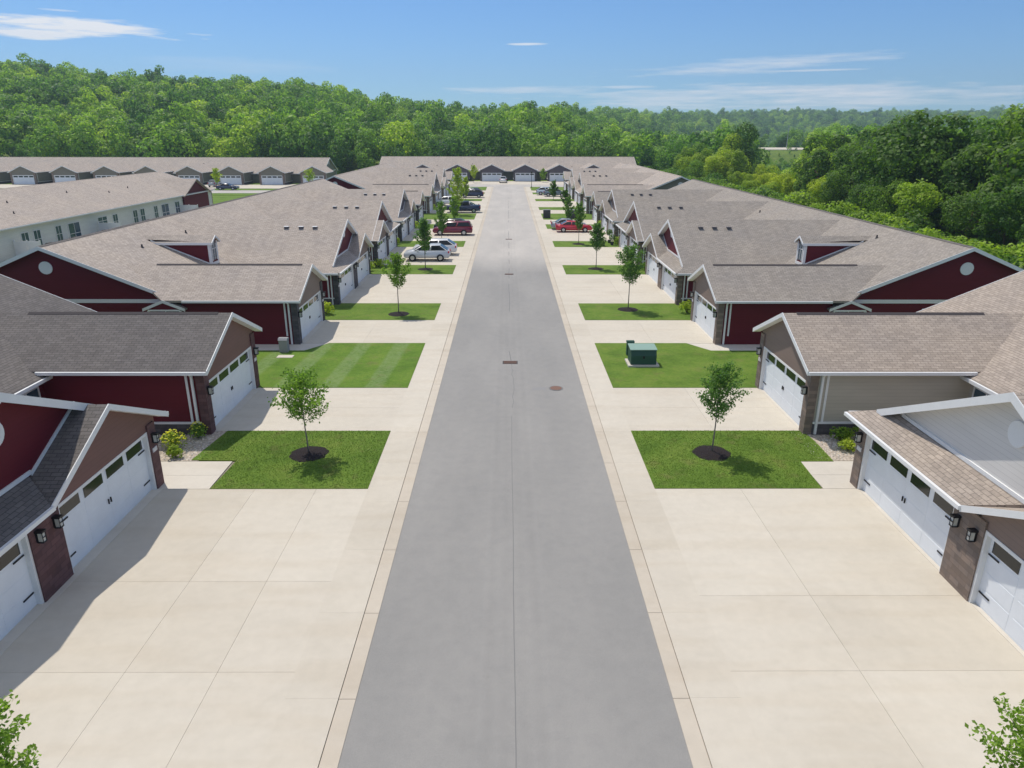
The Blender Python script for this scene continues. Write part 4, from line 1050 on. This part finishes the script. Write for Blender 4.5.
def forest_stuff(pts, name, label):
    me = bpy.data.meshes.new(name); me.from_pydata([(p[0], p[1], p[2]) for p in pts], [], [])
    a = me.attributes.new('sc', 'FLOAT', 'POINT'); a.data.foreach_set('value', [(1.0 if p[4] < 1 else (rnd.uniform(.6, 1.15) if rnd.random() < .8 else rnd.uniform(1.15, 1.5))) * p[4] * (1.25 if p[1] > 700 else 1) for p in pts])
    a = me.attributes.new('rz', 'FLOAT', 'POINT'); a.data.foreach_set('value', [rnd.uniform(0, 6.28) for p in pts])
    a = me.attributes.new('ix', 'INT', 'POINT'); a.data.foreach_set('value', [rnd.randrange(5) for p in pts])
    o = bpy.data.objects.new(name, me); COL.objects.link(o); tag(o, label, 'woodland', kind='stuff')
    ng = bpy.data.node_groups.new(name, 'GeometryNodeTree')
    ng.interface.new_socket('Geometry', in_out='INPUT', socket_type='NodeSocketGeometry'); ng.interface.new_socket('Geometry', in_out='OUTPUT', socket_type='NodeSocketGeometry')
    gi = N(ng, 'NodeGroupInput'); go = N(ng, 'NodeGroupOutput'); ip = N(ng, 'GeometryNodeInstanceOnPoints'); ci = N(ng, 'GeometryNodeCollectionInfo')
    ci.inputs['Collection'].default_value = LOW; ci.inputs['Separate Children'].default_value = True; ci.inputs['Reset Children'].default_value = True
    def at(n, t):
        q = N(ng, 'GeometryNodeInputNamedAttribute', data_type=t); q.inputs['Name'].default_value = n; return [x_ for x_ in q.outputs if x_.enabled and x_.name == 'Attribute'][0]
    cx = N(ng, 'ShaderNodeCombineXYZ'); L(ng, at('rz', 'FLOAT'), cx.inputs[2])
    L(ng, gi.outputs[0], ip.inputs['Points']); L(ng, ci.outputs[0], ip.inputs['Instance']); ip.inputs['Pick Instance'].default_value = True
    L(ng, at('ix', 'INT'), ip.inputs['Instance Index']); L(ng, cx.outputs[0], ip.inputs['Rotation']); L(ng, at('sc', 'FLOAT'), ip.inputs['Scale'])
    L(ng, ip.outputs[0], go.inputs[0])
    md = o.modifiers.new('instances', 'NODES'); md.node_group = ng
    return o
forest_stuff(rest, 'forest', 'dense green woods covering the hillside and the hazy ridges behind the estate')

# scrub along the wood edge
def shrub(name, x, y, z, w, h, n, size, m_, label, cat, group=None, flowers=0, seed=0):
    r = random.Random(seed); mb = MB()
    for k in range(7):
        a = r.uniform(0, 6.28); q = r.uniform(0, .32) * w; rr = w * r.uniform(.2, .32)
        leaves(mb, (math.cos(a) * q, math.sin(a) * q, h * r.uniform(.35, .65)), (rr, rr, h * .35), n // 7, size, r)
    o = empty(name, (x, y, z)); tag(o, label, cat, group)
    mb.build('foliage', m_, o, recalc=False, uv=False)
    st = MB()
    for k in range(5):
        a = r.uniform(0, 6.28); st.tube([(0, 0, 0), (math.cos(a) * w * .2, math.sin(a) * w * .2, h * .6)], [.02 + w * .008, .01], 5)
    st.build('stem', 'bark', o)
    if flowers:
        f = MB()
        for k in range(flowers):
            a = r.uniform(0, 6.28); q = w * .5 * math.sqrt(r.random()); p = (math.cos(a) * q, math.sin(a) * q, h * (1.02 - .5 * (q / (w * .5)) ** 2)); s_ = .045
            f.add([(p[0] - s_, p[1], p[2]), (p[0], p[1] - s_, p[2] + .02), (p[0] + s_, p[1], p[2]), (p[0], p[1] + s_, p[2] + .03)], [(0, 1, 2, 3)])
        f.build('flowers', 'leaf_flower', o, recalc=False, uv=False)
    return o
SH = []
for k in range(3):
    mb = MB(); r = random.Random(70 + k)
    for j in range(7): leaves(mb, (r.uniform(-1, 1), r.uniform(-1, 1), r.uniform(.6, 1.6)), (1.1, 1.1, .9), 130, .16, r)
    me = bpy.data.meshes.new('scrub'); me.from_pydata(mb.v, [], mb.f); me.materials.append(MATS['leaf_dark' if k == 1 else 'leaf_mid']); SH.append(me)
for i in range(88):
    t = i / 70; 
    if i < 70: x, y = 45.5 + rnd.uniform(-1.5, 3), 46 + 175 * t + rnd.uniform(-2, 2)
    else: x, y = -60 + (i - 70) * 7.2 + rnd.uniform(-2, 2), 226 + rnd.uniform(-2, 2)
    o = bpy.data.objects.new('edge_bush', SH[i % 3]); COL.objects.link(o); o.location = (x, y, hgt2(x, y)); o.rotation_euler = (0, 0, rnd.uniform(0, 6.28)); s_ = rnd.uniform(.8, 1.6); o.scale = (s_, s_, s_ * rnd.uniform(.7, 1.1))
    tag(o, 'leafy green bush at the foot of the woods %s' % ('right of the buildings' if i < 70 else 'behind the far roofs'), 'bush', 'bushes along the wood edge %s' % ('right' if i < 70 else 'far'))

# flowering shrubs and grasses in the beds
shrub('flowering_shrub', -13.5, 26.3, .05, 1.0, .85, 620, .055, 'leaf_shrub', 'yellow flowering shrub in the gravel bed beside the near left garage pier', 'shrub', flowers=70, seed=1)
shrub('ornamental_grass', -13.15, 25.6, .05, .7, .55, 380, .06, 'leaf_shrub', 'low bright green clump in front of the yellow flowering shrub at left', 'plant', seed=2)
shrub('flowering_shrub', -13.0, 27.45, .05, .85, .7, 480, .055, 'leaf_young', 'darker shrub with few yellow flowers beside the white downspout at left', 'shrub', flowers=26, seed=3)
shrub('shrub', 13.9, 27.2, .05, .9, .7, 560, .055, 'leaf_mid', 'dark green shrub against the cream garage wall at right, nearest its downspout', 'shrub', seed=4)
shrub('shrub', 14.9, 27.3, .05, .9, .72, 560, .055, 'leaf_mid', 'dark green shrub against the cream garage wall at right, farther from the road', 'shrub', seed=5)
shrub('ornamental_grass', 13.8, 26.2, .05, .75, .5, 420, .06, 'leaf_shrub', 'bright yellow green clump in front of the dark shrubs at right', 'plant', seed=6)
shrub('shrub', 15.6, 26.4, .05, .8, .55, 420, .055, 'leaf_shrub', 'yellow green shrub behind the right stone pier of the nearest garage', 'shrub', seed=7)
for i, (x, y) in enumerate(((-12.9, 49.2), (12.8, 49.6), (-12.9, 66.0), (-12.4, 68.0), (12.9, 66.4), (-12.9, 82.6), (12.8, 83.4), (-12.8, 99), (12.7, 99.5), (12.9, 124.0), (-12.9, 124.6))):
    shrub('shrub', x, y, .07, 1.3, .9, 240, .1, 'leaf_shrub' if i != 4 else 'leaf_mid', 'low bright shrub beside a garage corner, %s in the %s row of islands' % (('nearest', 'nearest', 'second', 'third', 'second', 'fourth', 'third', 'fifth', 'fourth', 'farthest', 'farthest')[i], 'left' if x < 0 else 'right'), 'shrub', 'shrubs at the garage corners', seed=20 + i)

# pebbles in the beds
mb = MB(); r = random.Random(5)
for s in (-1, 1):
    for k in range(900):
        x = s * r.uniform(12.15, 15.5); y = r.uniform(25.3, 28.0); q = r.uniform(.02, .055)
        a = r.uniform(0, 6.28); vs = []
        for j in range(5): vs.append((x + q * math.cos(a + j * 1.257), y + q * .8 * math.sin(a + j * 1.257), .045))
        vs += [(x, y, .05 + q * .8)]
        mb.add(vs, [(0, 1, 5), (1, 2, 5), (2, 3, 5), (3, 4, 5), (4, 0, 5)])
o = mb.build('pebbles', 'pebble', recalc=False, uv=False); tag(o, 'pale loose pebbles in the planting beds beside the garages', 'gravel', kind='stuff')

# young street trees
def street_tree(x, y, H, W, cb, label, m_='leaf_young', seed=0, shape='oval', n=2600, size=.05, zb=.075, lean=(0, 0), ring=.75, tr=.035):
    r = random.Random(seed); o = empty('young_tree', (x, y, zb)); tag(o, label, 'tree', 'young trees on the lawn islands')
    tk = MB(); pts = []; 
    for k in range(7): pts.append((lean[0] * k / 6 + r.uniform(-.015, .015), lean[1] * k / 6 + r.uniform(-.015, .015), (H * .93) * k / 6 - (.05 if k == 0 else 0)))
    tk.tube(pts, [tr * (1 - .13 * k) for k in range(7)], 8)
    cr = MB(); nb = 19 if n > 1500 else 14
    for k in range(nb):
        t = (k + .5) / nb; z0 = cb * .95 + (H - cb) * (t ** 1.05) * .78
        if shape == 'oval': prof = math.sin(math.pi * min(1, (.18 + .82 * t))) ** .6
        elif shape == 'pear': prof = (1 - t) ** .55 * (.55 + .9 * min(1, t * 4)) * .85
        else: prof = (1 - t) ** .8
        a = k * 2.4 + r.uniform(-.3, .3); Ln = W / 2 * prof * r.uniform(.62, 1.3) + .05
        i = min(5, int(z0 / (H * .93) * 6)); b0 = Vector(pts[i]).lerp(Vector(pts[i + 1]), z0 / (H * .93) * 6 - i)
        rise = (H - cb) * .16 + Ln * (.55 if shape != 'oval' else .38)
        e = b0 + Vector((math.cos(a) * Ln, math.sin(a) * Ln, rise)); mid = b0.lerp(e, .5) + Vector((0, 0, rise * .08))
        tk.tube([tuple(b0), tuple(mid), tuple(e)], [tr * .32, tr * .2, tr * .06], 5)
        nl = int(n / nb)
        for q in range(nl):
            s_ = r.uniform(.18, 1.06); p = (b0.lerp(mid, s_ * 2) if s_ < .5 else mid.lerp(e, (s_ - .5) * 2))
            sp = W * .068 * (1.2 - .3 * s_)
            p = p + Vector((r.gauss(0, sp), r.gauss(0, sp), r.gauss(0, sp * .8) + .02))
            nn = Vector((r.gauss(0, .7), r.gauss(0, .7), r.uniform(.2, 1))).normalized(); a1 = nn.orthogonal().normalized(); a1 = Matrix.Rotation(r.uniform(0, 6.28), 3, nn) @ a1; b1 = nn.cross(a1)
            s1 = size * r.uniform(.6, 1.2); s2 = s1 * .62
            cr.add([tuple(p - a1 * s1), tuple(p - b1 * s2 + nn * s1 * .15), tuple(p + a1 * s1), tuple(p + b1 * s2 + nn * s1 * .15)], [(0, 1, 2, 3)])
    tk.build('trunk', 'bark_grey', o, uv=False, smooth=True); cr.build('crown', m_, o, recalc=False, uv=False)
    if ring:
        ml = MB(); n_ = 28
        rim = [(x + ring * (1 + r.uniform(-.06, .06)) * math.cos(6.2832 * k / n_), y + ring * (1 + r.uniform(-.06, .06)) * math.sin(6.2832 * k / n_), zb) for k in range(n_)]
        ml.v = rim + [(x + (p[0] - x) * .55, y + (p[1] - y) * .55, zb + .07) for p in rim] + [(x, y, zb + .12)]
        ml.f = [(k, (k + 1) % n_, n_ + (k + 1) % n_, n_ + k) for k in range(n_)] + [(n_ + k, n_ + (k + 1) % n_, 2 * n_) for k in range(n_)]
        mo = ml.build('mulch_ring', 'mulch', uv=False, smooth=True); tag(mo, 'dark mulch around the ' + ' '.join(label.split(',')[0].split()[:12]), 'mulch', 'mulch rings under the young trees')
    return o
street_tree(-7.94, 25.85, 3.5, 1.85, 1.35, 'small airy young tree on the nearest left lawn, full length in view', seed=31, shape='oval', n=3300, size=.06, lean=(-.12, 0))
street_tree(8.17, 25.9, 3.85, 1.65, 1.35, 'small upright young tree on the nearest right lawn, full length in view', m_='leaf_dusk', seed=47, shape='pear', n=3300, size=.058, lean=(.1, 0))
street_tree(-7.75, 49.2, 4.45, 1.45, 1.75, 'teardrop shaped young tree on the second left tree island', seed=33, shape='pear', n=3000, size=.07, tr=.04)
street_tree(8.75, 50.6, 4.75, 1.9, 1.75, 'pointed dark green young tree on the second right tree island', m_='leaf_dusk', seed=34, shape='pear', n=3400, size=.075, tr=.04)
street_tree(-7.8, 66.9, 4.9, 1.6, 1.5, 'dense upright tree standing in front of the silver suv on the left', m_='leaf_dusk', seed=35, shape='pear', n=2600, size=.09, tr=.045)
street_tree(8.35, 67.2, 4.4, 1.35, 1.6, 'slim dark young tree on the third right tree island', m_='leaf_dusk', seed=36, shape='pear', n=2400, size=.085, tr=.04)
street_tree(-7.7, 83.3, 5.0, 1.5, 1.2, 'narrow dark tree in front of the maroon minivan', m_='leaf_dusk', seed=37, shape='pear', n=2000, size=.1)
street_tree(8.2, 83.3, 4.9, 1.35, 1.5, 'slim young tree in front of the bright red sedan', m_='leaf_dusk', seed=38, shape='pear', n=1800, size=.1)
street_tree(-7.4, 100.0, 4.2, 1.5, .9, 'small leafy tree on the left island beyond the black suv', m_='leaf_young', seed=39, shape='pear', n=1400, size=.11, ring=0)
street_tree(-7.9, 114.8, 7.4, 2.3, 1.0, 'tall pale green tree on the left beside the dark blue pickup', m_='leaf_shrub', seed=40, shape='pear', n=2600, size=.13, tr=.06, ring=0)
street_tree(8.3, 99.9, 4.2, 1.3, .8, 'dark bushy young tree beyond the red sedan at right', m_='leaf_dusk', seed=41, shape='pear', n=1400, size=.11, ring=0)
street_tree(9.8, 125.0, 3.2, 1.6, .3, 'bushy egg shaped evergreen on a far right island', m_='leaf_dark', seed=42, shape='pear', n=1500, size=.12, ring=0)
street_tree(8.8, 141.5, 3.8, 1.7, .4, 'bushy evergreen in front of the grey green suv at far right', m_='leaf_dark', seed=43, shape='pear', n=1500, size=.13, ring=0)
street_tree(-8.2, 141.5, 4.5, 1.7, .6, 'green tree in front of the navy suv at far left of the road', m_='leaf_shrub', seed=44, shape='pear', n=1400, size=.13, ring=0)
street_tree(-9.0, 193.5, 4.6, 2.0, .9, 'pale green tree on the far side of the cross street, between garage gables', m_='leaf_shrub', seed=45, shape='pear', n=900, size=.15, ring=0)
street_tree(9.3, 195.5, 3.6, 1.7, .6, 'green tree between the garage gables right of the road end', m_='leaf_young', seed=46, shape='pear', n=900, size=.15, ring=0)
street_tree(-67.5, 171.0, 4.6, 2.2, 1.0, 'pale young tree by the far left garages, in front of the grey suv', m_='leaf_shrub', seed=48, shape='pear', n=900, size=.15, ring=0)
street_tree(-45.0, 168.0, 4.6, 2.6, .8, 'yellow green young tree at the right end of the far left garages', m_='leaf_shrub', seed=49, shape='pear', n=900, size=.15, ring=0)
for i, (x, y, h) in enumerate(((11.9, 84.2, 1.5), (12.0, 82.6, 1.1), (10.9, 81.8, .9))):
    o = empty('potted_plant', (x, y, .07)); tag(o, '%s dark ball plant in a pot beside a right garage near the red car' % ('tallest', 'middle', 'smallest')[i], 'plant', 'potted plants by the right garages')
    p_ = MB(); p_.tube([(0, 0, 0), (0, 0, .35)], [.16, .22], 10); p_.build('pot', 'iron', o)
    p_ = MB(); p_.tube([(0, 0, .3), (0, 0, h - .3)], [.03, .03], 6); p_.build('stem', 'bark', o)
    p_ = MB(); leaves(p_, (0, 0, h - .25), (.36, .36, .36), 260, .07, random.Random(i), up=0); p_.build('foliage', 'leaf_dark', o, recalc=False, uv=False)
# the two trees whose tops enter at the lower corners
street_tree(-8.0, 8.5, 4.15, 1.0, 1.3, 'tree top entering at the lower left corner of the photo', seed=51, shape='pear', n=2800, size=.045)
street_tree(8.15, 8.5, 4.1, 1.25, 1.3, 'tree top entering at the lower right corner of the photo', seed=52, shape='pear', n=3200, size=.045)
# grass blades on the nearest lawns so that their edges are not clean
def blades(polys, dens, seed):
    r = random.Random(seed); mb = MB()
    for (x0, x1, y0, y1) in polys:
        for _ in range(int(abs(x1 - x0) * (y1 - y0) * dens)):
            x = r.uniform(x0, x1); y = r.uniform(y0, y1); a = r.uniform(0, 6.28); h = r.uniform(.02, .05); w = .012; t = r.uniform(0, 6.28)
            mb.add([(x - w * math.cos(a), y - w * math.sin(a), .07), (x + w * math.cos(a), y + w * math.sin(a), .07), (x + .03 * math.cos(t), y + .03 * math.sin(t), .07 + h)], [(0, 1, 2)])
    o = mb.build('grass_blades', 'blade', recalc=False, uv=False); tag(o, 'short mown grass standing on the nearest lawns', 'grass', kind='stuff')
blades([(-10.65, -5.06, 22.93, 28.18), (-12.05, -10.65, 25.3, 28.18), (5.32, 11.38, 22.93, 28.18), (11.38, 12.72, 25.17, 28.18)], 600, 9)

# ------------------------------------------------------------------ haze
hz = MB(); hz.box(-1900, 1900, -120, 2300, -60, 190)
ho = hz.build('haze', 'white', uv=False); tag(ho, 'thin pale summer haze fading the far ridges', 'haze', kind='stuff')
hm = bpy.data.materials.new('haze'); hm.use_nodes = True; nt = hm.node_tree; nt.nodes.clear()
out = N(nt, 'ShaderNodeOutputMaterial'); pv_ = N(nt, 'ShaderNodeVolumePrincipled')
pv_.inputs['Color'].default_value = (.66, .82, 1.0, 1); pv_.inputs['Density']  .default_value = .00026; pv_.inputs['Anisotropy'].default_value = .3
L(nt, pv_.outputs[0], out.inputs['Volume']); ho.data.materials.clear(); ho.data.materials.append(hm)
